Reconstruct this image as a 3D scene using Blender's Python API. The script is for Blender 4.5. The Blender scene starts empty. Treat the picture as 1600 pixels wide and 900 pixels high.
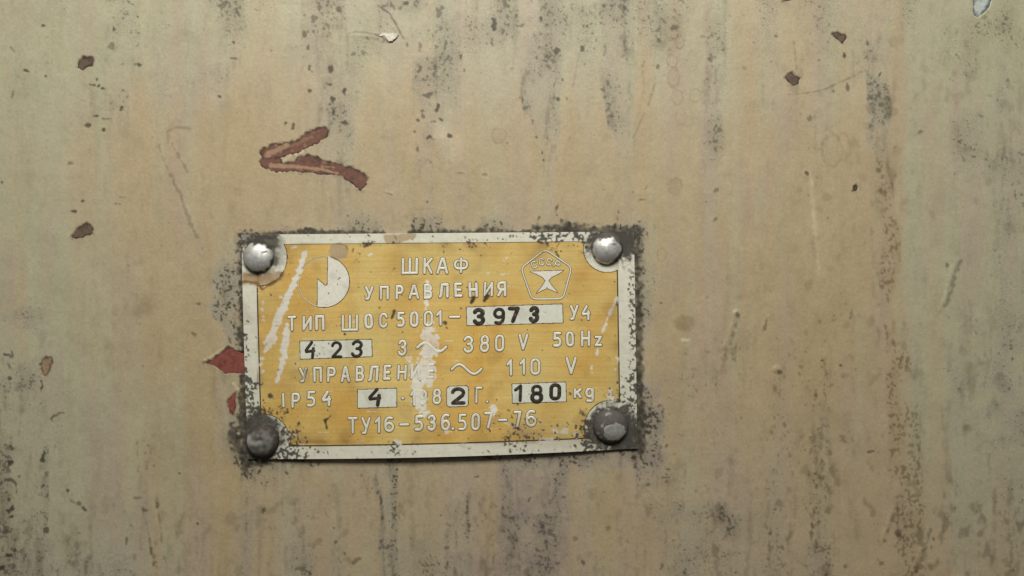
import bpy, math
import numpy as np

# ---------------------------------------------------------------- scale: 1 photo pixel = 0.16 mm on the wall
S = 0.00016
def wx(px): return (px - 800.0) * S
def wz(py): return (450.0 - py) * S

def lin(c):
    c = c / 255.0
    return c / 12.92 if c <= 0.04045 else ((c + 0.055) / 1.055) ** 2.4
K_ALB = 0.90
def alb(r, g, b, k=K_ALB):
    return (min(lin(r) * k, .9), min(lin(g) * k, .9), min(lin(b) * k, .9), 1.0)

scene = bpy.context.scene
# ---------------------------------------------------------------- camera
cam = bpy.data.cameras.new("camera")
cam.sensor_width = 36.0
cam.lens = 30.0
cam.clip_start = 0.005
cam.clip_end = 50.0
cam_o = bpy.data.objects.new("camera", cam)
cam_o.location = (0, -(1600 * S) * 30.0 / 36.0, 0)
cam_o.rotation_euler = (math.radians(90), 0, 0)
scene.collection.objects.link(cam_o)
scene.camera = cam_o

# ---------------------------------------------------------------- world: soft ambient, brighter overhead than below
world = bpy.data.worlds.new("World")
scene.world = world
world.use_nodes = True
wn_ = world.node_tree.nodes; wl_ = world.node_tree.links
bg = wn_["Background"]
tc = wn_.new("ShaderNodeTexCoord"); sx_ = wn_.new("ShaderNodeSeparateXYZ")
mr = wn_.new("ShaderNodeMapRange"); mr.inputs[1].default_value = -0.7; mr.inputs[2].default_value = 0.9
cr = wn_.new("ShaderNodeValToRGB")
cr.color_ramp.elements[0].color = (0.035, 0.03, 0.025, 1)
cr.color_ramp.elements[1].color = (1.0, 0.98, 0.92, 1)
e = cr.color_ramp.elements.new(0.5); e.color = (0.34, 0.33, 0.31, 1)
wl_.new(tc.outputs["Generated"], sx_.inputs[0]); wl_.new(sx_.outputs[2], mr.inputs[0])
wl_.new(mr.outputs[0], cr.inputs[0]); wl_.new(cr.outputs[0], bg.inputs[0])
bg.inputs[1].default_value = 0.36

# ---------------------------------------------------------------- the lamp up and to the left
la = bpy.data.lights.new("lamp", 'AREA')
la.shape = 'RECTANGLE'; la.size = 0.22; la.size_y = 0.12
la.energy = 1.97
la.color = (1.0, 0.975, 0.925)
la_o = bpy.data.objects.new("lamp", la)
la_o.location = (-0.02, -0.27, 0.265)
scene.collection.objects.link(la_o)
from mathutils import Vector
la_o.rotation_euler = (Vector((0.0, 0, 0.02)) - Vector(la_o.location)).to_track_quat('-Z', 'Y').to_euler()

scene.view_settings.view_transform = 'Standard'
scene.view_settings.look = 'None'
scene.view_settings.exposure = 0.0
scene.view_settings.gamma = 1.0
scene.render.engine = 'CYCLES'
scene.render.resolution_x = 1024
scene.render.resolution_y = 576

# ================================================================ numeric canvas: wear masks in photo-pixel units
def smooth(a, b, x):
    t = np.clip((x - a) / (b - a), 0, 1)
    return t * t * (3 - 2 * t)

class Canvas:
    def __init__(self, x0, y0, x1, y1, step, seed):
        self.x0, self.y0, self.step = x0, y0, step
        self.w = int((x1 - x0) / step) + 1; self.h = int((y1 - y0) / step) + 1
        self.X, self.Y = np.meshgrid(x0 + np.arange(self.w) * step, y0 + np.arange(self.h) * step)
        self.rng = np.random.default_rng(seed)
        self.fx = np.fft.rfftfreq(self.w)[None, :]; self.fy = np.fft.fftfreq(self.h)[:, None]
        self.rough = self.noise(2.0); self.rough2 = self.noise(9); self.edge = self.noise(3, 22)
    def zeros(self): return np.zeros((self.h, self.w))
    def blur(self, a, sx, sy=None):
        sy = sx if sy is None else sy
        sx /= self.step; sy /= self.step
        g = np.exp(-2 * (math.pi ** 2) * ((self.fx * sx) ** 2 + (self.fy * sy) ** 2))
        return np.fft.irfft2(np.fft.rfft2(a) * g, s=a.shape)
    def noise(self, sx, sy=None):
        n = self.blur(self.rng.standard_normal((self.h, self.w)), sx, sy)
        return n / n.std()
    def win(self, xa, ya, xb, yb):
        ia = max(0, int((xa - self.x0) / self.step)); ib = min(self.w, int((xb - self.x0) / self.step) + 2)
        ja = max(0, int((ya - self.y0) / self.step)); jb = min(self.h, int((yb - self.y0) / self.step) + 2)
        return (slice(ja, max(jb, ja)), slice(ia, max(ib, ia)))
    def put(self, f, w, v, mode='over'):
        if mode == 'over': f[w] = 1 - (1 - f[w]) * (1 - np.clip(v, 0, 1))
        elif mode == 'max': f[w] = np.maximum(f[w], v)
        elif mode == 'add': f[w] += v
        elif mode == 'cut': f[w] *= 1 - np.clip(v, 0, 1)
    def stroke(self, f, pts, hw, amp, soft=1.5, rough=0.8, mode='over'):
        pts = np.array(pts, float)
        hw = np.full(len(pts), hw) if np.isscalar(hw) else np.array(hw, float)
        pad = hw.max() + soft + 3 * rough + 2
        w = self.win(pts[:, 0].min() - pad, pts[:, 1].min() - pad, pts[:, 0].max() + pad, pts[:, 1].max() + pad)
        X, Y = self.X[w], self.Y[w]
        if X.size == 0: return
        best = np.full(X.shape, 1e9)
        for i in range(len(pts) - 1):
            ax, ay = pts[i]; bx, by = pts[i + 1]
            dx, dy = bx - ax, by - ay; L = dx * dx + dy * dy + 1e-9
            t = np.clip(((X - ax) * dx + (Y - ay) * dy) / L, 0, 1)
            d = np.hypot(X - ax - t * dx, Y - ay - t * dy) - (hw[i] * (1 - t) + hw[i + 1] * t)
            best = np.minimum(best, d)
        best = best + rough * self.rough[w]
        self.put(f, w, amp * (1 - smooth(-soft, soft, best)), mode)
    def blob(self, f, cx, cy, rx, ry, amp, soft=0.3, rough=0.15, rot=0, mode='over'):
        R = max(rx, ry) * (1 + soft + 3 * rough) + 3
        w = self.win(cx - R, cy - R, cx + R, cy + R)
        X, Y = self.X[w] - cx, self.Y[w] - cy
        if X.size == 0: return
        c, s = math.cos(rot), math.sin(rot)
        r = np.hypot((c * X + s * Y) / rx, (-s * X + c * Y) / ry) + rough * self.rough[w] * .7
        self.put(f, w, amp * (1 - smooth(1 - soft, 1 + soft, r)), mode)
    def ring(self, f, cx, cy, rx, ry, amp, wd=0.13, rough=0.06, mode='over'):
        R = max(rx, ry) * 1.6 + 3
        w = self.win(cx - R, cy - R, cx + R, cy + R)
        X, Y = self.X[w] - cx, self.Y[w] - cy
        if X.size == 0: return
        r = np.hypot(X / rx, Y / ry) + rough * self.rough[w]
        self.put(f, w, amp * np.exp(-((r - 1) / wd) ** 2) * (0.75 + 0.25 * self.rough2[w]).clip(.2, 1.2), mode)
    def band(self, f, x0, x1, y0, y1, amp, sx=4, sy=14, ex=2.0, mode='over'):
        """x0/x1 numbers or lists of (y, x): a run of dirt with ragged vertical edges"""
        pad = sx + 3 * ex
        xa = x0 if np.isscalar(x0) else min(p[1] for p in x0)
        xb = x1 if np.isscalar(x1) else max(p[1] for p in x1)
        w = self.win(xa - pad, y0 - sy * 2, xb + pad, y1 + sy * 2)
        X, Y = self.X[w], self.Y[w]
        if X.size == 0: return
        def ev(v):
            if np.isscalar(v): return v
            v = sorted(v); return np.interp(Y, [p[0] for p in v], [p[1] for p in v])
        X = X + ex * self.edge[w]
        Y2 = Y + .5 * sy * self.rough2[w]
        v = smooth(-sx, sx, X - ev(x0)) * (1 - smooth(-sx, sx, X - ev(x1)))
        v = v * smooth(-sy, sy, Y2 - y0) * (1 - smooth(-sy, sy, Y2 - y1)) * np.clip(.86 + .22 * self.rough2[w], .3, 1.2)
        self.put(f, w, amp * v, mode)
    def poly(self, f, pts, amp, soft=1.2, rough=0.8, mode='over'):
        d = poly_sd(pts, self.X, self.Y) + rough * self.rough
        self.put(f, (slice(None), slice(None)), amp * (1 - smooth(-soft, soft, d)), mode)
    def sample(self, f, px, py):
        """bilinear, mirrored beyond the border"""
        def mir(v, n):
            v = np.abs(v); p = 2.0 * (n - 1); v = np.mod(v, p)
            return np.where(v > n - 1, p - v, v)
        u = mir((np.asarray(px, float) - self.x0) / self.step, self.w); v = mir((np.asarray(py, float) - self.y0) / self.step, self.h)
        i = np.clip(u.astype(int), 0, self.w - 2); j = np.clip(v.astype(int), 0, self.h - 2)
        a = u - i; b = v - j
        return (f[j, i] * (1 - a) * (1 - b) + f[j, i + 1] * a * (1 - b) + f[j + 1, i] * (1 - a) * b + f[j + 1, i + 1] * a * b)

def poly_sd(pts, X, Y):
    """signed distance to a polygon, negative inside"""
    pts = np.array(pts, float); n = len(pts)
    best = np.full(X.shape, 1e9); inside = np.zeros(X.shape, bool)
    for i in range(n):
        ax, ay = pts[i]; bx, by = pts[(i + 1) % n]
        dx, dy = bx - ax, by - ay; L = dx * dx + dy * dy + 1e-9
        t = np.clip(((X - ax) * dx + (Y - ay) * dy) / L, 0, 1)
        best = np.minimum(best, np.hypot(X - ax - t * dx, Y - ay - t * dy))
        c = ((ay > Y) != (by > Y)) & (X < (bx - ax) * (Y - ay) / (by - ay + 1e-12) + ax)
        inside ^= c
    return np.where(inside, -best, best)

# ================================================================ paint losses (outlines in photo pixels)
def z6(pts): return [(370 + x / 6.0, 170 + y / 6.0) for x, y in pts]
CHEVRON = [z6([(820,160),(865,195),(858,245),(810,295),(760,325),(660,375),(560,420),(430,455),(330,480),(250,480),(225,440),(215,400),(250,362),(330,330),(480,308),(560,288),(650,222),(720,185)]),
           z6([(205,500),(240,455),(330,450),(410,445),(428,500),(540,488),(570,455),(650,432),(720,440),(860,485),(960,508),(1100,552),(1195,600),(1235,650),(1215,735),(1160,772),(1110,750),(1070,690),(970,635),(850,622),(640,602),(480,590),(370,597),(290,572),(220,540)])]
RED_A = [(318,567),(330,562),(337,557),(341,554),(350,547),(356,542),(364,545),(372,549),(384,552),(384,583),(376,583),(350,583),(342,577),(335,572)]
RED_B = [(369,612),(363,618),(358,622),(355,629),(356,637),(360,646),(364,649),(367,640),(367,628)]
BROWN = [
    [(122,101),(124,93),(131,88),(138,89),(145,88),(146,95),(143,103),(134,106),(128,110),(121,106)],
    [(111,371),(117,362),(125,353),(134,348),(141,351),(146,359),(145,365),(136,367),(126,372),(116,373)],
    [(1225,121),(1231,114),(1238,113),(1244,119),(1250,121),(1248,131),(1240,133),(1233,129)],
    [(1300,52),(1308,50),(1315,53),(1322,52),(1322,59),(1317,67),(1311,63),(1304,58)],
    [(1332,299),(1334,291),(1338,288),(1342,293),(1338,298)],
    [(1224,2),(1230,-6),(1238,-4),(1236,1),(1230,3)]]
BLUE = [(1520,-6),(1521,8),(1520,20),(1527,27),(1536,21),(1546,9),(1552,-6)]
PINK = [(64,570),(67,561),(73,557),(80,558),(82,566),(78,575),(76,583),(69,588),(65,584),(63,577)]
FLAKE = [(592,56),(600,55),(604,59),(607,66),(613,64),(620,57),(622,54),(615,51),(606,53),(598,52)]
CHIPS = CHEVRON + [RED_A, RED_B, BLUE, PINK] + BROWN

# ================================================================ the wall's wear and painted shade masks
W = Canvas(-165, -120, 1765, 1020, 1.2, 11)
X, Y = W.X, W.Y
dust = W.zeros(); warm = W.zeros(); film = W.zeros(); dens = W.zeros(); stain = W.zeros(); marks_and_shade = W.zeros(); pale = W.zeros(); hgt = W.zeros()
brown = W.zeros()          # brown flecks density

# large colour zones
def G(cx, cy, sx, sy): return np.exp(-((X - cx) / sx) ** 2 - ((Y - cy) / sy) ** 2)
dust += .75 * (1 - smooth(60, 340, X)) + .75 * (1 - smooth(20, 230, Y + 18 * W.noise(40))) * (1 - .35 * smooth(1050, 1250, X))
dust += .85 * smooth(1392, 1425, X + 4 * W.edge) * (1 - smooth(620, 900, Y)) + .4 * smooth(1440, 1560, X)
dust += .35 * G(150, 700, 160, 260) + .3 * smooth(760, 900, Y) * (.6 + .4 * W.noise(30, 60))
dust -= .25 * G(950, 880, 330, 120); warm += .3 * G(900, 860, 300, 120) + .55 * G(300, 520, 150, 330) + .5 * G(390, 190, 70, 90) + .35 * G(620, 180, 60, 90) + .5 * G(880, 260, 260, 130) + .75 * G(1290, 560, 150, 260) + .55 * G(1080, 520, 90, 200) + .4 * G(350, 780, 120, 160) + .35 * G(560, 300, 220, 70) + .35 * G(950, 770, 70, 80)
streak = W.noise(7, 120); streak2 = W.noise(18, 160); cloud = W.noise(45)
dust = np.clip(dust + .20 * streak + .1 * cloud, 0, 1); warm = np.clip(warm - .5 * dust + .07 * streak2 + .05 * cloud, 0, 1)
dens += .10 * smooth(0, 1, streak) + .05 + .22 * (1 - smooth(40, 170, Y)) * smooth(330, 480, X) + .08 * (1 - smooth(40, 200, Y)) + .06 * smooth(680, 880, Y)
lilac = W.zeros(); W.band(lilac, 780, 890, 700, 960, .9, 10, 20); W.band(lilac, 890, 1040, 700, 735, .7, 8, 10); W.band(lilac, 995, 1036, 590, 735, .6, 8, 10); W.band(lilac, 695, 800, 860, 960, .5, 14, 14)
pink = np.clip(.22 * W.noise(9, 70) + .10 * cloud + .30 * smooth(690, 860, Y) * (1 - smooth(1250, 1400, X)), 0, .6)

def run(x0, x1, y0, y1, f, d, sx=4, sy=16, ex=2.0):
    sy = sy * 2.2; sx = sx * 1.25; ex = ex * 1.3
    W.band(film, x0, x1, y0, y1, f, sx, sy, ex); W.band(dens, x0, x1, y0, y1, d, sx, sy, ex)
# upper runs
run(120, 205, 100, 195, .30, .28); run(165, 225, -60, 85, .22, .34); run(295, 382, -60, 142, .34, .28)
run(470, 538, -80, 100, .66, .58); run(500, 556, 90, 300, .72, .36); run(508, 545, 130, 210, .3, .34)
run([(-60, 585), (50, 590)], 655, -80, 42, .5, .62); run(640, 672, 30, 110, .6, .42)
run([(60, 640), (140, 646), (232, 684)], [(60, 676), (150, 684), (232, 708)], 90, 225, .62, .56)
run(676, 724, -60, 178, .6, .28); run(640, 705, 225, 285, .15, .25)
run(728, 812, -60, 72, .5, .46); run(760, 790, 15, 70, .3, .5)
run([(80, 808), (150, 814), (250, 846)], [(80, 878), (160, 876), (250, 872)], 60, 245, .68, .30)
run([(100, 806), (150, 812), (250, 848)], [(100, 812), (150, 820), (250, 856)], 150, 250, .3, .6, 2, 10)
run([(0, 938), (150, 942), (260, 970)], [(0, 986), (150, 990), (260, 985)], -80, 240, .80, .42)
run([(140, 942), (270, 970)], [(140, 952), (270, 980)], 130, 262, .3, .55, 2, 10)
run(840, 1040, -80, 60, .35, .3)
run(1100, 1136, -60, 225, .40, .42); run(1103, 1134, 70, 145, .3, .35)
run(1100, 1134, 225, 300, .2, .3); run(1185, 1225, 100, 200, .25, .12)
run(1356, 1390, 60, 224, .75, .42); run(1358, 1388, 108, 212, .35, .58)
run(1330, 1358, 50, 120, .35, .3); run(1490, 1552, 165, 285, .25, .50, 8, 12); run(1550, 1700, 85, 320, .45, .5, 12)
run(1556, 1700, 300, 700, .5, .34, 10); run(1470, 1620, 560, 900, .45, .28, 14, 40)
# left margin
run(-120, 76, 540, 960, .5, .46, 6, 40); run(-40, 22, 600, 960, .2, .58, 4, 30)
run(66, 77, 680, 840, .1, .62, 2, 14); run(26, 212, 846, 960, .72, .38, 8, 10)
run(30, 110, 560, 700, .2, .28, 10)
# below the plate
run(376, 396, 735, 960, .4, .62, 3); run(396, 445, 712, 752, .3, .48, 8, 8); run(448, 490, 788, 960, .6, .46, 6)
run([(700, 566), (740, 578), (795, 592), (960, 592)], [(700, 612), (740, 616), (800, 620), (960, 622)], 708, 960, .6, .26, 3)
for a, b in (([(715, 572), (750, 584), (795, 594), (900, 596)], 4), ([(720, 612), (800, 617), (900, 620)], 4)):
    run([(p[0], p[1] - b) for p in a], [(p[0], p[1] + b) for p in a], 712, 940, .12, .58, 2)
run(693, 736, 806, 960, .40, .25, 4); run(693, 700, 815, 960, .1, .55, 2); run(729, 736, 800, 960, .1, .55, 2)
run(786, 806, 700, 960, .65, .66, 4); run(800, 886, 706, 835, .85, .60, 8, 10); run(800, 858, 820, 960, .62, .42, 10)
run(845, 872, 720, 900, .5, .5, 4); run(795, 1020, 700, 728, .8, .78, 5, 5); run(960, 1030, 640, 722, .5, .6, 6, 6); run(384, 520, 712, 734, .5, .55, 6, 4); run(540, 800, 710, 722, .4, .5, 6, 3)
run(1040, 1165, 812, 980, .5, .46, 16, 24); run(600, 700, 862, 960, .35, .45, 14, 14); run(1255, 1300, 640, 960, .25, .38, 8)
run(1190, 1225, 700, 960, .35, .35, 10); run(990, 1060, 730, 830, .2, .36, 12)
run(1120, 1150, 800, 900, .1, .3, 8)
W.blob(film, 834, 766, 27, 34, .85, .35, .12, mode='cut'); W.blob(dens, 834, 766, 27, 34, .95, .35, .12, mode='cut')
W.blob(film, 950, 768, 46, 40, .9, .25, .06, mode='cut'); W.blob(dens, 950, 768, 46, 40, .9, .25, .06, mode='cut')
# clean places between the runs
for c in ((600, 160, 34, 70), (250, 640, 110, 110), (330, 790, 60, 70), (450, 300, 60, 45), (735, 300, 60, 40)):
    W.blob(dens, *c, .8, .5, .1, mode='cut'); W.blob(film, *c, .8, .5, .1, mode='cut'); W.blob(warm, *c, .25, .6, .1)
# brown runs on the right
def brun(x0, x1, y0, y1, a, sx=5, sy=16):
    W.band(brown, x0, x1, y0, y1, min(.8, a * 1.22), sx, sy * 1.6, 4.0)
    W.band(stain, x0, x1, y0, y1, a * .20, sx, sy * 1.6, 4.0)
brun(1364, 1400, 240, 330, .45); brun(1376, 1402, 330, 470, .5); brun(1384, 1424, 520, 660, .5); brun(1388, 1402, 560, 650, .4, 3)
brun(1414, 1424, 560, 640, .4, 3); brun(1392, 1438, 648, 742, .62); brun(1402, 1444, 735, 830, .55); brun(1404, 1452, 815, 960, .6)
brun(1252, 1304, 560, 720, .32, 10); brun(1256, 1304, 700, 930, .45, 10); brun(1090, 1150, 800, 960, .36, 16); brun(1200, 1226, 600, 900, .3, 8)
brun(1000, 1160, 560, 900, .22, 30); brun(400, 1000, 760, 960, .22, 40); brun(150, 260, 380, 600, .18, 20); brun(214, 250, 690, 760, .4, 8)
brun(1160, 1360, 560, 960, .22, 40, 60); brun(1440, 1640, 640, 960, .14, 30, 50); brun(1386, 1440, 560, 960, .28, 5, 20); brun(1370, 1398, 300, 480, .2, 5); brun(1360, 1400, 200, 960, .2, 8, 40); brun(1270, 1300, 480, 620, .3, 8); brun(1120, 1160, 420, 600, .2, 12); brun(1226, 1250, 640, 900, .3, 8); brun(1310, 1330, 650, 700, .45, 4, 8); brun(1240, 1300, 130, 300, .3, 10); brun(1490, 1560, 400, 560, .22, 20); brun(1560, 1600, 700, 960, .3, 20)

# grime hugging the plate, with painted edge shadow
edge_top = lambda x: np.interp(x, [378, 990], [367, 362])
def ptop(xa, xb, h, a, d): # h = how far above the plate it climbs
    w = (slice(None), slice(None))
    up = edge_top(X) - Y
    v = smooth(-6, 6, X - xa + 2 * W.rough) * (1 - smooth(-6, 6, X - xb + 2 * W.rough)) * (up > -14) * (1 - smooth(h * .25, h, up + 2.0 * W.rough))
    W.put(dens, w, d * v); W.put(film, w, a * v)
for t in ((372, 1000, 8, .5, .75), (440, 600, 16, .6, .72), (528, 592, 56, .65, .62), (470, 520, 12, .6, .8), (642, 692, 42, .65, .72), (690, 745, 9, .5, .6), (742, 797, 34, .6, .68), (832, 895, 18, .8, .95), (890, 1006, 16, .8, .95), (862, 940, 48, .12, .3), (955, 1000, 50, .1, .28)):
    ptop(*t)
W.band(dens, 600, 640, 350, 372, .95, 4, 4, 1.5, mode='cut'); W.band(film, 600, 640, 350, 372, .9, 4, 4, 1.5, mode='cut')
soot_and_shadow = W.zeros()  # soot against the plate, with the shadow of its edges painted in
W.put(dens, (slice(None), slice(None)), .52 * np.exp(-(np.maximum(poly_sd([(378, 367), (990, 362), (995, 700), (388, 716)], X, Y), 0) / 10.0) ** 1.5) * (1 - .6 * ((X > 596) & (X < 642) & (Y < 370))))
W.stroke(soot_and_shadow, [(374, 366), (440, 365), (598, 363)], 2.6, .95, 2, .8); W.stroke(soot_and_shadow, [(642, 363), (994, 361)], 2.4, .92, 2, .9); W.stroke(soot_and_shadow, [(455, 363), (480, 361), (520, 363), (560, 362), (600, 364)], [2, 4, 3.5, 3, 1], .92, 2, 1.3)
W.stroke(soot_and_shadow, [(640, 362), (690, 362)], 3.5, .85, 2.5, 1.6); W.stroke(soot_and_shadow, [(745, 360), (800, 360)], 3, .8, 2.5, 1.6); W.stroke(soot_and_shadow, [(690, 364), (990, 361)], 1.5, .8, 1.5, 1)
W.stroke(soot_and_shadow, [(834, 356), (895, 356), (940, 358), (996, 360)], [5, 6, 5, 6], .9, 3, 2)
# right side
W.stroke(soot_and_shadow, [(996, 360), (997, 450), (998, 560), (1000, 640), (1001, 706)], [5, 5, 6, 8, 8], .95, 4, 1.6)  # soot plus a painted shadow line along the right edge
run(990, [(360, 1010), (420, 1012), (560, 1010), (600, 1022), (650, 1034), (740, 1036)], 352, 742, .75, .58, 6, 8)
run(985, [(360, 1022), (560, 1018), (620, 1034), (740, 1044)], 352, 752, .3, .30, 9, 8)
# left side
run([(380, 352), (410, 338), (480, 322), (515, 352), (560, 356)], 392, 382, 570, .75, .38, 6, 8)
run([(570, 352), (600, 340), (700, 340), (740, 374)], 400, 570, 738, .7, .45, 5, 8)
W.stroke(soot_and_shadow, [(376, 366), (377, 420), (380, 500), (381, 520), (383, 590), (384, 640), (386, 720)], [3.5, 4, 5.5, 8, 7, 12, 10], .95, 3, 2.2)
W.stroke(soot_and_shadow, [(363, 668), (372, 690), (370, 700), (384, 716)], [5, 9, 9, 9], .9, 4, 3.2); W.stroke(soot_and_shadow, [(384, 728), (420, 722), (470, 714), (486, 706)], [4, 4, 5, 3], .9, 3, 1.6)
W.stroke(soot_and_shadow, [(380, 722), (388, 742)], [6, 2], .8, 4, 3)
W.stroke(soot_and_shadow, [(500, 717), (700, 713), (800, 708), (995, 703)], [1, 2, 3, 2.5], .6, 2.5, 1.2)
W.band(stain, [(560, 328), (620, 334), (700, 350), (760, 372)], [(560, 336), (620, 344), (700, 360), (760, 380)], 560, 745, .42, 7, 20)
W.band(film, [(600, 345), (700, 345)], 362, 590, 690, .4, 6, 12)

# marks: flecks, dark crumbs
rng = np.random.default_rng(5)
def crumbs(lst):
    for t in lst:
        x, y, rx, ry = t[:4]; a = t[4] if len(t) > 4 else .75; rot = t[5] if len(t) > 5 else 0
        W.blob(marks_and_shade, x, y, rx * .78, ry * .80, min(1, a * 1.25), .34, .7, rot)
crumbs([(68, 39, 4, 3), (20, 77, 6, 3.5, .5, -.4), (45, 111, 5, 2.5), (20, 147, 4, 6, .5), (200, 2, 8, 5, .6), (215, 26, 3, 3), (178, 45, 3, 4), (176, 71, 7, 7, .45), (217, 101, 6, 3), (190, 101, 5, 2, .4),
        (151, 123, 3, 5), (146, 132, 6, 2), (154, 133, 4, 6, .9), (161, 138, 5, 2), (193, 142, 3, 2), (190, 169, 3, 4), (150, 181, 4, 2), (135, 195, 4, 4), (162, 203, 3, 3), (167, 186, 7, 2, .5), (355, 98, 6, 2.5, .7, .5), (367, 91, 5, 2, .6), (348, 6, 8, 7, .5, .6), (367, 26, 3, 3), (365, 66, 4, 3), (344, 152, 3, 3), (3, 285, 3, 3), (130, 314, 4, 3), (115, 330, 4, 2.5), (188, 318, 5, 4), (190, 308, 6, 2, .5), (114, 255, 5, 3, .5),
        (485, 109, 4, 6), (519, 106, 5, 8), (484, 142, 4, 4), (515, 132, 4, 3), (538, 142, 3, 7, .8, .4), (520, 158, 4, 8, .9), (521, 175, 2, 5), (540, 191, 5, 4), (446, 193, 3, 3), (457, 198, 3, 4), (475, 55, 4, 8, .6, -.4), (482, 72, 4, 7, .6), (497, 10, 5, 9, .5, -.5), (492, 30, 5, 5, .5), (530, 15, 4, 5, .6), (510, 40, 6, 6, .4),
        (633, 5, 5, 4), (685, 20, 7, 12, .5), (772, 40, 4, 9, .75), (770, 68, 3, 4, .5), (736, 40, 3, 10, .5), (788, 8, 5, 7, .5), (655, 107, 4, 6, .6), (656, 72, 3, 6, .5), (636, 70, 5, 5, .6), (552, 84, 4, 3, .5),
        (672, 148, 8, 5, .6), (683, 172, 4, 9, .9), (690, 186, 7, 3, .85, .6), (674, 190, 5, 3, .7), (660, 180, 3, 6, .6), (704, 213, 4, 6, .95, -.4), (669, 215, 4, 3, .8), (648, 205, 2, 4, .7), (652, 232, 2, 3, .6),
        (722, 87, 3, 6, .7), (725, 110, 2, 5, .5), (845, 28, 3, 4), (917, 41, 2, 2), (870, 80, 4, 4, .7), (910, 75, 4, 8, .75, -.2), (879, 128, 2, 7, .6), (886, 154, 3, 3, .6), (816, 40, 4, 6, .6), (838, 214, 3, 2, .7), (855, 216, 2, 3, .7), (847, 237, 2, 4, .7), (849, 250, 4, 3, .7), (968, 136, 3, 3, .5), (944, 8, 4, 3, .6), (972, 10, 6, 4, .4),
        (1052, 42, 4, 5, .6), (1030, 62, 4, 4, .55), (1001, 53, 3, 3, .4), (1027, 105, 2, 4, .6), (1005, 102, 2, 4, .4), (1110, 92, 5, 6, .5), (1163, 107, 3, 3, .3), (1114, 55, 5, 5, .4), (1211, 55, 3, 3, .6), (1319, 85, 2, 6, .8), (1324, 138, 2.5, 9, .6), (1355, 68, 3, 8, .6, .3), (1376, 115, 2, 7, .7, .6), (1280, 94, 3, 3, .4), (1266, 183, 4, 10, .45, .2), (1440, 205, 5, 3, .5), (1547, 150, 3, 2, .6), (1575, 125, 2, 4, .4), (1262, 270, 3, 5, .7, -.4), (1372, 266, 5, 6, .45),
        (68, 717, 4.5, 9, .9), (67, 760, 3, 5, .7), (14, 800, 6, 9, .9), (12, 778, 4, 7, .7, -.5), (17, 866, 8, 3, .9, -.7), (11, 830, 5, 5, .6), (3, 888, 6, 5, .9), (17, 722, 5, 5, .8), (18, 700, 4, 6, .7), (12, 555, 5, 6, .7), (15, 572, 3, 8, .6), (14, 590, 4, 4, .7), (66, 603, 3, 9, .8, .1), (70, 826, 5, 4, .7), (107, 766, 3, 3, .7), (131, 794, 5, 3, .7, .8), (123, 784, 6, 2, .4, .8), (113, 772, 2, 7, .4, .3), (79, 661, 3, 5, .8, .6), (85, 650, 9, 2, .6, -.6), (95, 645, 5, 2, .6), (30, 745, 3, 3, .5), (5, 735, 3, 3, .6),
        (227, 797, 4, 3, .5), (215, 778, 5, 2, .4), (245, 792, 3, 4, .5), (236, 862, 2, 6, .5), (240, 880, 3, 6, .5, -.3), (125, 833, 5, 1.8, .4), (198, 843, 2, 5, .5), (281, 740, 3, 2, .5), (304, 522, 4, 3, .45), (310, 475, 5, 2, .5),
        (744, 745, 5, 2.5, .8), (475, 715, 3, 4, .7), (488, 729, 3, 2, .6), (451, 741, 4, 3, .6), (518, 735, 2, 3, .6), (412, 795, 4, 7, .6), (474, 830, 4, 3, .5), (525, 847, 3, 4, .6), (539, 864, 3, 3, .4), (522, 824, 4, 2, .5), (556, 877, 8, 3, .5, -.7), (470, 890, 8, 5, .5), (597, 845, 2, 5, .4), (732, 825, 3, 7, .55), (825, 782, 9, 2, .6, -.7), (849, 817, 4, 5, .4), (912, 880, 4, 4, .6), (951, 825, 4, 3, .35), (899, 841, 3, 4, .35), (992, 728, 3, 4, .6), (1013, 757, 4, 3, .5), (1088, 766, 3, 3, .7), (1103, 759, 3, 3, .35), (1034, 886, 4, 5, .5), (1000, 700, 3, 4, .5),
        (1033, 473, 3, 2, .7), (1072, 552, 3, 2, .4), (1214, 528, 2.5, 4, .5), (1267, 533, 2, 2, .6), (1284, 563, 3, 2, .6), (1315, 571, 3, 2.5, .7), (1275, 613, 3, 8, .4), (1225, 663, 4, 3, .4), (1330, 490, 3, 8, .3, .3), (1404, 832, 5, 9, .5, -.9), (1361, 706, 6, 2, .55, -.2), (1318, 689, 4, 10, .35, -.4), (1459, 842, 6, 2.5, .6, .9), (1268, 825, 3, 12, .5), (1220, 855, 6, 3, .4), (1320, 885, 5, 4, .45), (1375, 880, 4, 6, .4), (1582, 560, 2, 3, .6), (1578, 545, 3, 2, .6), (1586, 305, 2, 5, .5), (1480, 415, 4, 4, .5), (1455, 855, 2, 6, .4), (1530, 795, 5, 8, .3), (1582, 764, 3, 2, .6), (1575, 880, 8, 8, .25),
        (870, 325, 2.5, 7, .7, .4), (880, 324, 2, 2, .6), (874, 340, 6, 2, .6, .8), (843, 340, 2, 5, .7, .6), (966, 330, 2, 5, .5), (965, 343, 2, 5, .5), (1010, 293, 2, 7, .5, .7), (1003, 312, 7, 2, .5), (942, 296, 4, 2, .5), (1117, 344, 2, 6, .5, .6), (1120, 298, 4, 3, .45), (989, 300, 1.5, 1.5, .5), (1012, 365, 1.5, 4, .6), (667, 315, 3, 3, .6), (722, 270, 8, 2, .35), (742, 272, 2, 2, .4), (756, 272, 4, 2, .4)])
# scattered crumbs following the dirt density
for _ in range(420):
    x, y = rng.uniform(-160, 1760), rng.uniform(-115, 1015)
    d = float(W.sample(dens, x, y))
    if rng.random() < .06 + d * .75:
        r = rng.gamma(2.0, .55) + .5
        W.blob(marks_and_shade, x, y, r, r * rng.uniform(.5, 1.4), rng.uniform(.4, .95), .3, .7, rng.uniform(0, 3))
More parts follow.
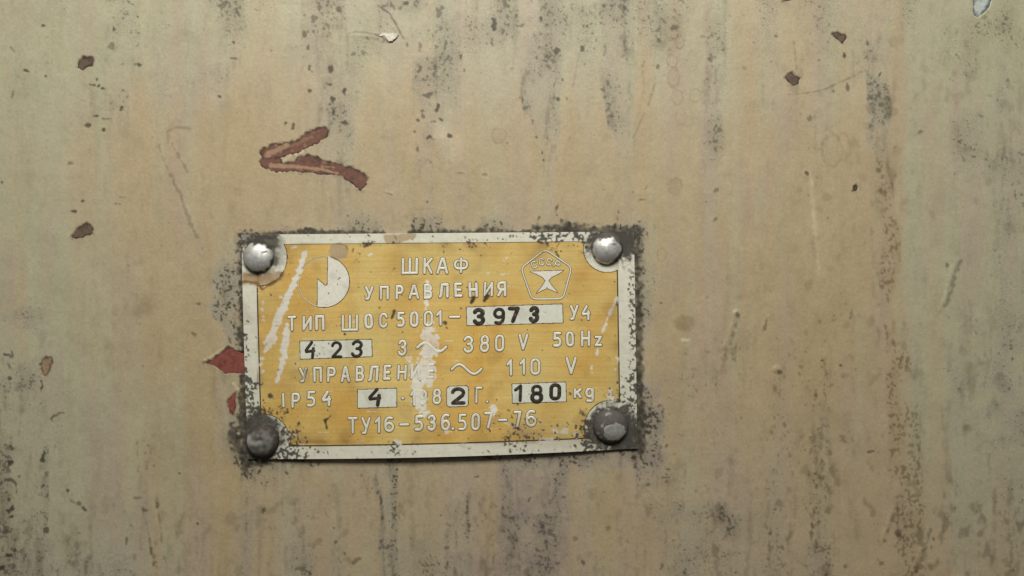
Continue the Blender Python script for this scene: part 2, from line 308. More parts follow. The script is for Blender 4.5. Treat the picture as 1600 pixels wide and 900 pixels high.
# lines, tears and painted ridge shade
def line(pts, hw=1.0, a=.5, f=None, rough=.5, soft=1.2): W.stroke(marks_and_shade if f is None else f, pts, hw, a, soft, rough)
line([(590, 8), (600, 16), (608, 20), (617, 35), (625, 50), (632, 62)], [1, 1.6, 1.3, 1.7, 1.6, .8], .75)
line([(540, 53), (555, 50), (572, 51), (585, 53)], [.5, 1.5, 1.2, .8], .6); line([(585, 53), (597, 58), (606, 66)], [1.2, 1.6, 1.2], .75); line([(606, 66), (616, 63), (623, 54)], .7, .4)
line([(1228, 148), (1250, 147), (1285, 141), (1325, 123), (1352, 110)], [.6, .9, 1, .9, .6], .45); line([(1240, 65), (1243, 92), (1245, 108)], .9, .4)
line([(245, 218), (252, 240), (262, 265), (280, 302), (295, 345), (310, 372), (320, 396)], [1, .9, 1.3, 1.4, 1.4, 1.8, 1], .38, None, 1.4, 1.6); line([(268, 225), (280, 245), (292, 268)], 1.2, .35, None, 1.2); line([(262, 205), (275, 200), (296, 198)], 1.3, .22, stain)
line([(262, 222), (262, 205), (275, 199), (298, 201)], 2, .35, stain)
line([(1002, 100), (1006, 135), (1001, 165), (992, 200)], 1, .26, stain); line([(1025, 120), (1021, 140), (1008, 175), (990, 215)], 1.2, .34, None, .9)
line([(880, 250), (890, 215)], .7, .2); line([(905, 85), (900, 110), (895, 135)], 1, .25)
line([(232, 840), (240, 870), (246, 890)], 1.3, .4, None, 1.4); line([(222, 795), (230, 820), (234, 842)], 1, .25, None, 1.2); line([(244, 770), (250, 820), (254, 865), (262, 885)], 1.2, .33, None, 1.4); line([(215, 690), (216, 735)], 1, .3, None, 1.2)
line([(0, 757), (8, 750), (18, 749), (25, 756), (26, 770)], [1, 2.2, 1.8, 1.8, .7], .85); line([(18, 548), (20, 558), (10, 560)], 1.2, .8, None, .8)
line([(104, 760), (107, 778), (115, 785), (125, 788)], .9, .45, None, 1.2)
line([(435, 690), (436, 690)], .5, .1)
line([(600, 300), (612, 304)], .7, .6); line([(600, 298), (613, 300)], 1.1, .6, pale)
line([(310, 308), (335, 345)], .8, .15)
line([(440, 352), (455, 356)], .7, .4, None, .3)
for pts in ([(1155, 490), (1147, 517), (1139, 541)], [(1135, 548), (1136, 570)], [(1502, 408), (1492, 428), (1485, 460), (1474, 484)], [(1400, 794), (1392, 818), (1379, 850)], [(1454, 828), (1446, 857), (1436, 880), (1428, 898)], [(1197, 500), (1195, 516)]):
    line(pts, [2.2] * (len(pts) - 1) + [.8], .5, None, 1.4, 2)  # painted shade down the right flank of the raised ridges
W.blob(marks_and_shade, 1219, 581, 5, 3, .7, .4, .4); W.blob(marks_and_shade, 1153, 491, 4, 4, .6, .4, .4)  # painted shadow beside the blister and the ridge head
# rings, drips, blisters
for c in ((1050, 45, 11, 17, .5), (1062, 66, 7, 9, .55), (1050, 95, 8, 9, .35), (1053, 122, 9, 14, .45), (1058, 152, 9, 11, .5), (1086, 150, 9, 11, .35), (1064, 182, 8, 12, .3), (780, 212, 11, 11, .4), (782, 172, 10, 9, .2), (790, 125, 8, 10, .2), (545, 232, 5, 5, .5), (654, 108, 5, 5, .5), (1055, 292, 11, 12, .3), (1077, 296, 6, 6, .2), (1095, 310, 10, 8, .2), (1070, 325, 6, 5, .2), (1300, 235, 16, 24, .35), (1318, 230, 10, 22, .25), (1034, 398, 7, 10, .3), (722, 320, 12, 14, .15), (568, 68, 11, 6, .3), (1541, 700, 12, 10, .3), (1579, 500, 8, 10, .25), (148, 685, 6, 7, .35), (300, 800, 7, 6, .25)):
    W.ring(stain, *c)
W.blob(stain, 1050, 48, 24, 30, .28, .6, .2); W.blob(stain, 1032, 70, 10, 8, .3, .5); W.blob(stain, 1070, 505, 16, 13, .42, .25, .1); W.blob(stain, 1055, 290, 11, 12, .16); W.blob(stain, 225, 480, 16, 14, .34, .6, .2); W.blob(stain, 172, 210, 30, 8, .08, .7)
W.blob(stain, 1053, 122, 9, 14, .12); W.blob(stain, 780, 212, 11, 11, .14); W.blob(stain, 1385, 265, 25, 30, .14, .7); W.blob(stain, 1030, 820, 40, 30, .1, .7); W.blob(stain, 285, 690, 40, 40, .12, .7)
W.blob(pale, 1070, 532, 6, 3, .7, .5, .2); W.blob(pale, 605, 59, 14, 5, .55, .4, .25); W.blob(pale, 705, 228, 18, 20, .2, .7); W.blob(pale, 688, 205, 14, 14, .3, .5)
W.stroke(pale, [(1268, 290), (1271, 330), (1276, 380), (1280, 430)], [3, 3, 2.5, 1], .34, 3, .8); W.stroke(pale, [(1266, 270), (1268, 285)], 3, .4, 2)
W.stroke(pale, [(440, 252), (462, 240), (482, 232)], [1.5, 2.5, 1.2], .6, 2, .8)       # bright torn ridge in the crook of the red mark
W.stroke(pale, [(320, 562), (338, 553), (350, 543)], 1.6, .55, 1.5, .6)
W.stroke(pale, [(365, 600), (372, 608)], 2.2, .6, 1.5)

# long thin smears left by water and hands
smear_and_shade = smooth(.2, 2.2, .8 * W.noise(2.4, 14) + .5 * W.noise(5, 45) + .45 * W.noise(1.6, 2.4)) 
smear2 = smooth(.9, 2.4, .8 * W.noise(3.5, 5) + .5 * W.noise(9, 14))
below_w = smooth(680, 860, Y)
smear_and_shade = np.clip(smear_and_shade * (.14 + .75 * film + .22 * below_w + .35 * np.clip(brown, 0, 1)) + smear2 * (.16 + .3 * film + .35 * below_w + .6 * brown + .22 * smooth(1150, 1300, X)), 0, 1)
under_shadow = W.zeros(); W.stroke(under_shadow, [(395, 724), (500, 722), (700, 719), (850, 714), (1000, 708)], 5, 1, 8, 2.5)  # soft contact shadow below the plate, painted together with gathered dirt
smear_and_shade = np.clip(smear_and_shade + .55 * under_shadow * (.8 + .25 * W.rough2), 0, 1)
# fleck pattern from density
n1 = W.noise(1.15, 1.3); n2 = W.noise(2.2); n3 = W.noise(2.0, 1.0); nb = W.noise(1.4, 1.9)
patchy = W.noise(14, 20)
dd = np.clip(1.0 * dens + .16 * patchy * smooth(.05, .3, dens), 0, 1)
mixn = (n1 * 1.0 + n2 * .36 + n3 * .35); mixn /= mixn.std()
thr = 3.05 - 3.0 * dd
specks = smooth(thr, thr + .5, mixn) * np.clip(.35 + .9 * dd, 0, 1)
bd = np.clip(brown + .07 * patchy * (brown > .05), 0, 1); tb = 2.35 - 3.0 * bd
bspeck = smooth(tb, tb + .8, .75 * nb + .5 * mixn) * np.clip(.3 + .6 * bd, 0, 1)
near = np.exp(-(np.maximum(poly_sd([(378, 367), (990, 362), (995, 700), (388, 716)], X, Y), 0) / 60.0) ** 2)
soot_and_shade = 1 - (1 - np.clip(specks * (.54 + .40 * near), 0, 1)) * (1 - marks_and_shade * .88) * (1 - np.clip(soot_and_shadow * (.9 + .1 * n2), 0, 1))  # specks, crumbs and soot, carrying the painted edge and ridge shade too
film = np.clip(film * (.82 + .12 * n2 + .1 * patchy), 0, 1)
stain = np.clip(stain + bspeck * .8 + .05 * np.clip(W.noise(5, 8) - 1.2, 0, 2), 0, 1)

# relief in millimetres: runs, blisters, chipped edges
relief = .030 * W.noise(30, 120) + .013 * W.noise(7, 14) + .004 * n2
def bump(cx, cy, rx, ry, h, rot=0, rough=.1):
    t = W.zeros(); W.blob(t, cx, cy, rx, ry, 1, .7, rough, rot); relief[:] += t * h * .45
bump(1213, 577, 6, 5, .55); bump(1150, 490, 5, 5, .4); bump(1131, 555, 4, 7, .3); bump(1194, 508, 3, 8, .3, .3); bump(1070, 532, 6, 3, .12); bump(780, 212, 11, 11, .06); bump(1300, 238, 20, 24, .08); bump(1050, 45, 11, 17, .07); bump(1053, 122, 9, 14, .07); bump(1262, 272, 6, 8, .25)
def ridge(pts, hw, h):
    t = W.zeros(); W.stroke(t, pts, hw, 1, 2.5, .6, mode='max'); relief[:] += W.blur(t, 1.0) * h * .30
ridge([(1150, 488), (1142, 515), (1133, 540), (1128, 570)], [2, 1.5, 3, 1], .42); ridge([(1497, 405), (1486, 425), (1478, 460), (1468, 485)], [2, 3, 2.5, 1], .40); ridge([(1396, 790), (1388, 815), (1376, 850)], [2, 2.5, 1.5], .45); ridge([(1450, 825), (1440, 855), (1430, 880), (1424, 900)], [1.5, 2, 2, 1], .4)
ridge([(1004, 755), (1020, 775), (1036, 790)], 1.5, .25); ridge([(1268, 285), (1276, 380), (1280, 440)], 3, .10); ridge([(540, 54), (590, 57), (622, 56)], [2, 5, 2], .25)
ridge([(330, 590), (338, 640), (350, 700), (372, 745)], [6, 7, 7, 5], .16)
relief += .05 * np.clip(soot_and_shadow, 0, 1) * (1 + .6 * n2)
inside_any = W.zeros()
for i, P in enumerate(CHIPS):
    d = poly_sd(P, X, Y) + (1.0 if i < 2 else .6) * W.noise(1.5) + (.8 if i < 2 else 0)
    cut = 1 - smooth(-1.2, 1.0, d)
    lip = np.exp(-((d - 2.5) / 2.2) ** 2)
    inside_any = np.maximum(inside_any, cut)
    relief = relief * (1 - cut) + .012 * lip * (1 - cut) - .25 * cut
    if P is not BLUE: W.put(soot_and_shade, (slice(None), slice(None)), .70 * np.exp(-((d - .4) / 1.5) ** 2) * (.75 + .4 * n2).clip(0, 1))

WALL = dict(lilac=np.clip(lilac * (.75 + .2 * n2), 0, 1) * .75, smear_and_shade=smear_and_shade, dens=np.clip(dd, 0, 1), dust=dust, warm=warm, film=film, pink=pink, soot_and_shade=np.clip(soot_and_shade, 0, 1), stain=stain, pale=np.clip(pale, 0, 1))

# ================================================================ mesh helpers
def link(o, parent=None):
    scene.collection.objects.link(o)
    if parent is not None: o.parent = parent
    return o
def mesh_np(name, co, quads, mats, parent=None, attrs=None, smooth_sh=True, midx=None):
    me = bpy.data.meshes.new(name)
    nv, nf = len(co), len(quads)
    me.vertices.add(nv); me.vertices.foreach_set("co", np.ascontiguousarray(co, dtype=np.float32).ravel())
    me.loops.add(nf * 4); me.loops.foreach_set("vertex_index", np.ascontiguousarray(quads, dtype=np.int32).ravel())
    me.polygons.add(nf); me.polygons.foreach_set("loop_start", np.arange(0, nf * 4, 4, dtype=np.int32))
    me.polygons.foreach_set("use_smooth", np.full(nf, smooth_sh, dtype=bool))
    for m in (mats if isinstance(mats, (list, tuple)) else [mats]): me.materials.append(m)
    if midx is not None: me.polygons.foreach_set("material_index", np.asarray(midx, dtype=np.int32))
    for k, v in (attrs or {}).items():
        a = me.attributes.new(k, 'FLOAT', 'POINT'); a.data.foreach_set("value", np.ascontiguousarray(v, dtype=np.float32).ravel())
    me.update(calc_edges=True); me.validate()
    return link(bpy.data.objects.new(name, me), parent)

def grid_part(name, PX, PY, out, mats, parent=None, attrs=None, mask=None, skirt=0.0):
    """grid of photo-pixel points raised `out` metres off the wall; optional cell mask; optional rim of depth skirt"""
    h, w = PX.shape
    co = np.stack([wx(PX), -np.broadcast_to(out, PX.shape), wz(PY)], -1).reshape(-1, 3)
    idx = np.arange(h * w).reshape(h, w)
    q = np.stack([idx[:-1, :-1], idx[1:, :-1], idx[1:, 1:], idx[:-1, 1:]], -1)
    if mask is None: mask = np.ones((h - 1, w - 1), bool)
    quads = q[mask]
    attrs = {k: np.asarray(v).reshape(-1) for k, v in (attrs or {}).items()}
    if skirt > 0:
        m = np.pad(mask, 1); E = []
        up = mask & ~m[:-2, 1:-1]; dn = mask & ~m[2:, 1:-1]; lf = mask & ~m[1:-1, :-2]; rt = mask & ~m[1:-1, 2:]
        E.append(np.stack([q[up][:, 3], q[up][:, 0]], -1)); E.append(np.stack([q[dn][:, 1], q[dn][:, 2]], -1))
        E.append(np.stack([q[lf][:, 0], q[lf][:, 1]], -1)); E.append(np.stack([q[rt][:, 2], q[rt][:, 3]], -1))
        E = np.concatenate(E)
        n0 = len(co); cp = co[E.ravel()].copy(); low = cp.copy(); low[:, 1] += skirt
        co = np.concatenate([co, cp, low]); ne = len(E)
        ids = np.arange(2 * ne).reshape(ne, 2) + n0
        quads = np.concatenate([quads, np.stack([ids[:, 1], ids[:, 0], ids[:, 0] + 2 * ne, ids[:, 1] + 2 * ne], -1)])
        attrs = {k: np.concatenate([v, v[E.ravel()], v[E.ravel()]]) for k, v in attrs.items()}
    used = np.zeros(len(co), bool); used[quads.ravel()] = True
    rem = np.cumsum(used) - 1
    return mesh_np(name, co[used], rem[quads], mats, parent, {k: v[used] for k, v in attrs.items()})

# ================================================================ materials
class Mat:
    def __init__(self, name, rough=.6, spec=.3, metal=0.0):
        self.m = bpy.data.materials.new(name); self.m.use_nodes = True
        self.n = self.m.node_tree.nodes; self.l = self.m.node_tree.links
        self.b = self.n["Principled BSDF"]
        self.b.inputs["Roughness"].default_value = rough; self.b.inputs["Metallic"].default_value = metal
        self.b.inputs["Specular IOR Level"].default_value = spec
        self.tc = self.n.new("ShaderNodeTexCoord")
        self.col = None
    def attr(self, k):
        a = self.n.new("ShaderNodeAttribute"); a.attribute_name = k; return a.outputs["Fac"]
    def noise(self, scale, detail=2.0, stretch=(1, 1, 1), rough=.55):
        mp = self.n.new("ShaderNodeMapping"); mp.inputs["Scale"].default_value = stretch
        self.l.new(self.tc.outputs["Object"], mp.inputs[0])
        t = self.n.new("ShaderNodeTexNoise"); t.inputs["Scale"].default_value = scale; t.inputs["Detail"].default_value = detail; t.inputs["Roughness"].default_value = rough
        self.l.new(mp.outputs[0], t.inputs["Vector"]); return t.outputs["Fac"]
    def rng(self, s, a, b, c, d):
        r = self.n.new("ShaderNodeMapRange"); r.clamp = True
        for i, v in enumerate((a, b, c, d)): r.inputs[i + 1].default_value = v
        self.l.new(s, r.inputs[0]); return r.outputs[0]
    def mul(self, a, b):
        m = self.n.new("ShaderNodeMath"); m.operation = 'MULTIPLY'
        for i, v in enumerate((a, b)):
            if isinstance(v, (int, float)): m.inputs[i].default_value = v
            else: self.l.new(v, m.inputs[i])
        return m.outputs[0]
    def base(self, c):
        r = self.n.new("ShaderNodeRGB"); r.outputs[0].default_value = c; self.col = r.outputs[0]
    def mix(self, fac, c, blend='MIX'):
        x = self.n.new("ShaderNodeMix"); x.data_type = 'RGBA'; x.blend_type = blend
        if isinstance(fac, (int, float)): x.inputs[0].default_value = fac
        else: self.l.new(fac, x.inputs[0])
        self.l.new(self.col, x.inputs[6])
        if isinstance(c, tuple): x.inputs[7].default_value = c
        else: self.l.new(c, x.inputs[7])
        self.col = x.outputs[2]
    def grain(self, s, lo, hi):
        v = self.rng(s, .25, .75, lo, hi)
        cc = self.n.new("ShaderNodeCombineColor")
        for i in range(3): self.l.new(v, cc.inputs[i])
        self.mix(1.0, cc.outputs[0], 'MULTIPLY')
    def bump(self, s, dist, strength=1.0):
        b = self.n.new("ShaderNodeBump"); b.inputs["Distance"].default_value = dist; b.inputs["Strength"].default_value = strength
        self.l.new(s, b.inputs["Height"]); self.l.new(b.outputs[0], self.b.inputs["Normal"])
    def rough_by(self, s, a, b):
        self.l.new(self.rng(s, 0, 1, a, b), self.b.inputs["Roughness"])
    def done(self):
        self.l.new(self.col, self.b.inputs["Base Color"]); return self.m

mw = Mat("old_beige_paint", .55, .28)
mw.base(alb(171, 155, 125))
mw.mix(mw.attr("warm"), alb(168, 150, 114))
mw.mix(mw.rng(mw.attr("dust"), 0, 1, 0, .85), alb(166, 164, 136))
mw.mix(mw.attr("pink"), alb(166, 150, 132))
mw.mix(mw.rng(mw.attr("film"), 0, 1, 0, .92), alb(162, 157, 138))
mw.mix(mw.attr("lilac"), alb(146, 132, 126))
mw.mix(mw.mul(mw.attr("smear_and_shade"), .62), alb(108, 98, 76))
mw.mix(mw.rng(mw.attr("stain"), 0, 1, 0, .8), alb(104, 82, 54))
mw.mix(mw.attr("pale"), alb(205, 192, 165))
fine = mw.n.new("ShaderNodeMath"); fine.operation = 'ADD'
mw.l.new(mw.noise(3300, 2), fine.inputs[0]); mw.l.new(mw.mul(mw.attr("dens"), .42), fine.inputs[1])
mw.mix(mw.mul(mw.rng(fine.outputs[0], .68, .86, 0, 1), .34), alb(100, 92, 74))
mw.mix(mw.rng(mw.attr("soot_and_shade"), 0, 1, 0, .95), alb(50, 45, 37))  # soot and the painted shade share this dark tone
mw.grain(mw.noise(110, 4), .93, 1.06)
mw.grain(mw.noise(380, 3), .94, 1.05)
mw.grain(mw.noise(1400, 3), .90, 1.08)
mw.grain(mw.noise(3600, 1), .94, 1.05)
mw.rough_by(mw.attr("film"), .48, .8)
mw.bump(mw.noise(700, 5), .00007, .8)
M_WALL = mw.done()

def chip_mat(name, c, cdark, cpale):
    m = Mat(name, .7, .2); m.base(c)
    m.mix(m.rng(m.noise(420, 4), .48, .66, 0, .6), cdark); m.mix(m.rng(m.noise(650, 3), .58, .70, 0, .45), cpale)
    m.mix(m.attr("pale"), cpale); m.mix(m.attr("edge"), cdark)
    m.grain(m.noise(1500, 3, (1, 1, 1)), .82, 1.14)
    m.bump(m.noise(1800, 3), .00008, .6)
    return m.done()
M_RED = chip_mat("red_brown_primer", alb(112, 79, 66), alb(72, 55, 45), alb(162, 132, 106))
M_BRICK = chip_mat("brick_red_primer", alb(128, 72, 62), alb(86, 50, 44), alb(150, 90, 78))
M_DARK = chip_mat("dark_brown_primer", alb(100, 84, 70), alb(62, 52, 40), alb(125, 108, 92))
M_BLUE = chip_mat("blue_grey_undercoat", alb(172, 180, 172), alb(72, 86, 86), alb(188, 190, 178))
M_PINK = chip_mat("pale_brown_undercoat", alb(146, 122, 98), alb(100, 80, 58), alb(170, 146, 118))
M_FLAKE = chip_mat("lifted_white_paint", alb(205, 200, 182), alb(90, 80, 64), alb(214, 208, 192))

def wear(m, strength=1.0, bare=None):
    if bare is not None: m.mix(m.attr("bare"), bare)
    m.mix(m.attr("remnant"), alb(176, 156, 122))
    m.mix(m.attr("tarnish"), alb(132, 98, 54))
    m.mix(m.rng(m.attr("grime"), 0, 1, 0, .96), alb(50, 46, 40))
SILVER = alb(214, 212, 193)
ms = Mat("worn_aluminium", .5, .5, .12); ms.base(SILVER); wear(ms); ms.grain(ms.noise(700, 3), .9, 1.06); ms.grain(ms.noise(500, 2, (.15, 1, 4)), .95, 1.04)
ms.rough_by(ms.attr("grime"), .45, .85); ms.bump(ms.noise(900, 3), .00004, .5); M_SILVER = ms.done()
mg = Mat("gold_anodised_print", .48, .4, .12); mg.base(alb(214, 188, 116)); mg.mix(mg.rng(mg.noise(45, 4), .40, .66, 0, .75), alb(206, 160, 74)); wear(mg, 1, alb(226, 222, 208))
mg.grain(mg.noise(28, 3), .86, 1.10)
mg.mix(mg.rng(mg.noise(95, 4), .52, .72, 0, .38), alb(176, 132, 66))
mg.grain(mg.noise(420, 3, (.08, 1, 5)), .90, 1.09); mg.grain(mg.noise(1500, 2), .93, 1.06)
mg.rough_by(mg.attr("grime"), .42, .85); mg.bump(mg.noise(420, 3, (.08, 1, 5)), .00003, .5); M_GOLD = mg.done()
ml = Mat("bare_metal_lettering", .5, .5, .12); ml.base(alb(222, 220, 204)); wear(ml); ml.grain(ml.noise(1800, 2), .88, 1.06); M_LETTER = ml.done()
mo = Mat("dark_letter_outline", .7, .2); mo.base(alb(70, 60, 42)); mo.mix(mo.attr("bare"), alb(186, 180, 158)); mo.grain(mo.noise(1800, 2), .8, 1.2); M_LINE = mo.done()
mk = Mat("stamped_black_ink", .6, .3); mk.base(alb(44, 38, 30)); mk.mix(mk.rng(mk.noise(900, 4), .50, .70, 0, .55), alb(104, 92, 74)); M_INK = mk.done()
mwd = Mat("pale_metal_window", .5, .45, .1); mwd.base(alb(214, 216, 200)); wear(mwd); mwd.grain(mwd.noise(1300, 3), .88, 1.06); M_WINDOW = mwd.done()
mrv = Mat("rivet_metal", .52, .5, .75); mrv.base((.68, .68, .63, 1)); mrv.mix(mrv.attr("grime"), alb(62, 55, 47)); mrv.grain(mrv.noise(1200, 4), .72, 1.14); mrv.grain(mrv.noise(420, 3), .86, 1.08)
mrv.rough_by(mrv.attr("grime"), .50, .8); mrv.l.new(mrv.rng(mrv.attr("grime"), 0, 1, .8, .05), mrv.b.inputs["Metallic"]); mrv.bump(mrv.noise(800, 3), .00012, .55); M_RIVET = mrv.done()

# ================================================================ the cabinet wall
fx = np.arange(-160, 1760.1, 1.2); fy = np.arange(-115, 1015.1, 1.2)
gx = np.concatenate([np.linspace(-1900, -168, 60), fx, np.linspace(1768, 3500, 60)])
gy = np.concatenate([np.linspace(-1600, -123, 50), fy, np.linspace(1023, 2500, 50)])
PX, PY = np.meshgrid(gx, gy)
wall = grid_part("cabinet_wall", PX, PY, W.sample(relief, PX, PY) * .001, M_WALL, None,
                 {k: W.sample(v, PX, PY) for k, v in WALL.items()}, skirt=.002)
wall['kind'] = 'structure'
wall['label'] = 'weathered beige painted steel cabinet side with dirt runs and chipped paint'

# ---- chips: the primer lying at the bottom of each loss
def chip(name, polys, mat, label, pale_strokes=(), edge_w=2.0, depth=.00013):
    P = np.array([p for q in polys for p in q])
    px, py = np.meshgrid(np.arange(P[:, 0].min() - 4, P[:, 0].max() + 4, .9), np.arange(P[:, 1].min() - 4, P[:, 1].max() + 4, .9))
    d = np.minimum.reduce([poly_sd(q, px, py) for q in polys])
    rg = W.sample(W.rough, px, py)
    pl = np.zeros(px.shape)
    for pts, hw, a in pale_strokes:
        pts = np.array(pts, float); best = np.full(px.shape, 1e9)
        for i in range(len(pts) - 1):
            ax, ay = pts[i]; dx, dy = pts[i + 1] - pts[i]; L = dx * dx + dy * dy
            t = np.clip(((px - ax) * dx + (py - ay) * dy) / L, 0, 1)
            best = np.minimum(best, np.hypot(px - ax - t * dx, py - ay - t * dy))
        pl = np.maximum(pl, a * (1 - smooth(hw * .5, hw * 1.4, best + .8 * rg)))
    ed = smooth(-edge_w * 1.7, -edge_w * .1, d + 1.0 * rg) * .9
    mask = (d < 2.0)[:-1, :-1]
    o = grid_part(name, px, py, -depth + .000012 * rg, mat, wall, dict(edge=ed, pale=pl), mask)
    o['label'] = label
    return o
chip("paint_chip", CHEVRON, M_RED, "red brown scraped mark shaped like an open arrowhead above the nameplate",
     [(z6([(320, 528), (560, 542), (800, 570), (930, 607)]), 2.6, .85), (z6([(285, 432), (380, 385), (480, 340)]), 4.5, .75), (z6([(480, 350), (600, 310), (700, 260)]), 2.5, .3), (z6([(800, 540), (900, 548)]), 1.2, .6)], 2.6)
chip("paint_chip", [RED_A], M_BRICK, "brick red pointed paint chip at the left edge of the nameplate", (), 1.0)
chip("paint_chip", [RED_B], M_BRICK, "narrow brick red paint chip below the pointed one left of the nameplate", (), 1.0)
for P, t in zip(BROWN, ("dark brown ragged paint chip near the top left", "dark brown rounded paint chip left of the nameplate", "dark brown paint chip at the left end of the fine scratch", "dark brown pointed paint chip above the fine scratch", "small dark brown paint pit above the pale drip on the right", "dark brown paint chip cut by the top edge")):
    chip("paint_chip", [P], M_DARK, t, (), 1.8)
chip("paint_chip", [BLUE], M_BLUE, "pale blue grey paint chip with dark teal rim at the top right", (), 3.4)
chip("paint_chip", [PINK], M_PINK, "pale brown paint chip with dark rim near the left edge", (), 2.4)

# torn white paint flake standing off the wall
px, py = np.meshgrid(np.arange(588, 626, .9), np.arange(47, 70, .9))
d = poly_sd(FLAKE, px, py) + .5 * W.sample(W.rough, px, py)
fl = grid_part("paint_flake", px, py, .0002 + .00035 * smooth(588, 620, px) * smooth(50, 66, py), M_FLAKE, wall, dict(edge=smooth(-1.2, .4, d) * .3, pale=np.zeros(px.shape)), (d < 0)[:-1, :-1], skirt=.0001)
fl['label'] = 'torn white paint flake beside the forked crack at the top'

# ================================================================ the nameplate
C4 = np.array([(378, 367), (990, 362), (995.5, 700), (388, 716.5)], float)
UW, VH = 612.0, 345.0
def uv2px(u, v):
    a = np.asarray(u) / UW; b = np.asarray(v) / VH
    x = C4[0, 0] * (1 - a) * (1 - b) + C4[1, 0] * a * (1 - b) + C4[2, 0] * a * b + C4[3, 0] * (1 - a) * b
    y = C4[0, 1] * (1 - a) * (1 - b) + C4[1, 1] * a * (1 - b) + C4[2, 1] * a * b + C4[3, 1] * (1 - a) * b
    return x, y + 3.5 * b ** 4 * np.sin(math.pi * np.clip(a, 0, 1))
RIV = [(405, 402, 24.5), (948, 388, 25), (412, 688, 26.5), (953, 665, 27)]
def lift(px, py):
    a = (np.asarray(px) - 384) / 608.0; b = (np.asarray(py) - 365) / 345.0
    l = .0007 + .0011 * np.clip(b, 0, 1.05) ** 3 * np.sin(math.pi * np.clip(a, 0, 1)) + .00012 * np.sin(5 * a + 1) * np.sin(math.pi * np.clip(b, 0, 1))
    for cx, cy, r in RIV:
        l = l - .00022 * np.exp(-(((px - cx) ** 2 + (py - cy) ** 2) / 42.0 ** 2))
    return l

# wear masks of the plate
P_ = Canvas(360, 345, 1015, 735, .9, 23)
bare = P_.zeros(); grime = P_.zeros(); remn = P_.zeros(); tarn = P_.zeros(); gd = P_.zeros(); wdn = P_.zeros()
x_, y_ = P_.X, P_.Y
streaky = P_.noise(14, 1.2); m1 = P_.noise(1.0); m2 = P_.noise(2.2); m3 = P_.noise(8)
def sm(pts, hw, a, rough=1.2): P_.stroke(bare, pts, hw, a, 2.2, rough)
sm([(478, 394), (472, 415), (455, 455), (437, 495), (424, 532)], [3.5, 4, 4.5, 6, 7], .9); sm([(450, 507), (446, 540), (442, 570), (433, 597)], [4, 5, 5, 2.5], .88); sm([(424, 530), (412, 560), (410, 590)], [5, 3, 1], .6, 2.2)
sm([(411, 470), (413, 500)], [2, 3], .45); sm([(456, 392), (462, 386)], 2.5, .6); sm([(440, 465), (448, 470)], [2, 3], .35)
sm([(667, 437), (670, 448), (668, 470)], [1.5, 4, 4], .7); sm([(668, 475), (666, 482)], [3, 2], .6); sm([(672, 512), (670, 525), (676, 545)], [9, 13, 11], .6, 2.6); sm([(668, 545), (668, 568), (668, 592)], [10, 13, 12], .66, 2.4); sm([(654, 592), (654, 622), (662, 638), (668, 650)], [8, 10, 8, 2], .82, 2); sm([(640, 560), (646, 590)], [4, 5], .5, 2)
sm([(964, 466), (951, 493), (941, 520), (932, 552)], [2.5, 3.2, 1.4, 2.2], .85); sm([(966, 562), (960, 580)], [3, 1], .75); sm([(924, 572), (925, 582)], 2, .7); sm([(953, 612), (956, 628)], [3, 5], .8, 1.5); sm([(771, 636), (773, 642)], [5, 4], .9); sm([(620, 688), (626, 692)], [3, 4], .9); sm([(752, 427), (792, 428)], [1, 1.5], .5, 1.6); sm([(787, 402), (792, 405)], 2, .6); sm([(580, 396), (577, 399)], [2, 3], .7); sm([(697, 674), (706, 674)], 1.5, .7); sm([(440, 670), (480, 690)], [6, 3], .35, 2.5)
sm([(845, 685), (862, 683)], [3, 4], .75, 2); sm([(866, 672), (884, 672)], [2, 3], .7, 2); sm([(898, 678), (906, 680)], 2, .7); sm([(775, 650), (800, 665)], [3, 4], .35, 2)
hair = smooth(2.5, 3.1, P_.noise(9, .7) + .25 * m1)
bare = np.maximum(.55 * hair, bare)
bare = smooth(.30, .62, bare + .16 * streaky * (bare > .02) + .10 * m1 * (bare > .02)) * np.clip(.80 + .25 * bare + .06 * m2, 0, 1)
bare = np.clip(bare + .35 * smooth(2.1, 2.7, .6 * streaky + .7 * m2), 0, 1)
# tan paint left on the plate
P_.poly(remn, [(380, 424), (392, 430), (420, 428), (440, 424), (446, 430), (436, 440), (424, 444), (414, 453), (408, 449), (400, 443), (390, 442), (380, 444)], .95, 1.4, 1.2)
ringt = P_.zeros(); P_.poly(ringt, [(378, 442), (392, 441), (402, 444), (411, 455), (418, 450), (430, 444), (440, 436), (446, 425), (441, 424), (434, 437), (422, 441), (412, 450), (404, 441), (392, 438), (378, 439)], .95, 1.2, .8); P_.blob(ringt, 412, 434, 26, 9, .35, .6, .5)
P_.blob(remn, 530, 393, 15, 13, .97, .1, .10); P_.stroke(ringt, [(517, 386), (524, 380), (534, 382), (542, 384), (545, 392)], .8, .6, 1, .4)
P_.poly(remn, [(600, 367), (652, 365), (648, 373), (630, 378), (606, 382), (600, 374)], .95, 1.2, .8)
P_.blob(remn, 640, 545, 10, 10, .2, .6, .3); P_.blob(remn, 820, 672, 20, 12, .5, .5, .4); P_.blob(remn, 700, 540, 40, 40, .0)
P_.blob(remn, 395, 385, 12, 8, .35, .5, .4)
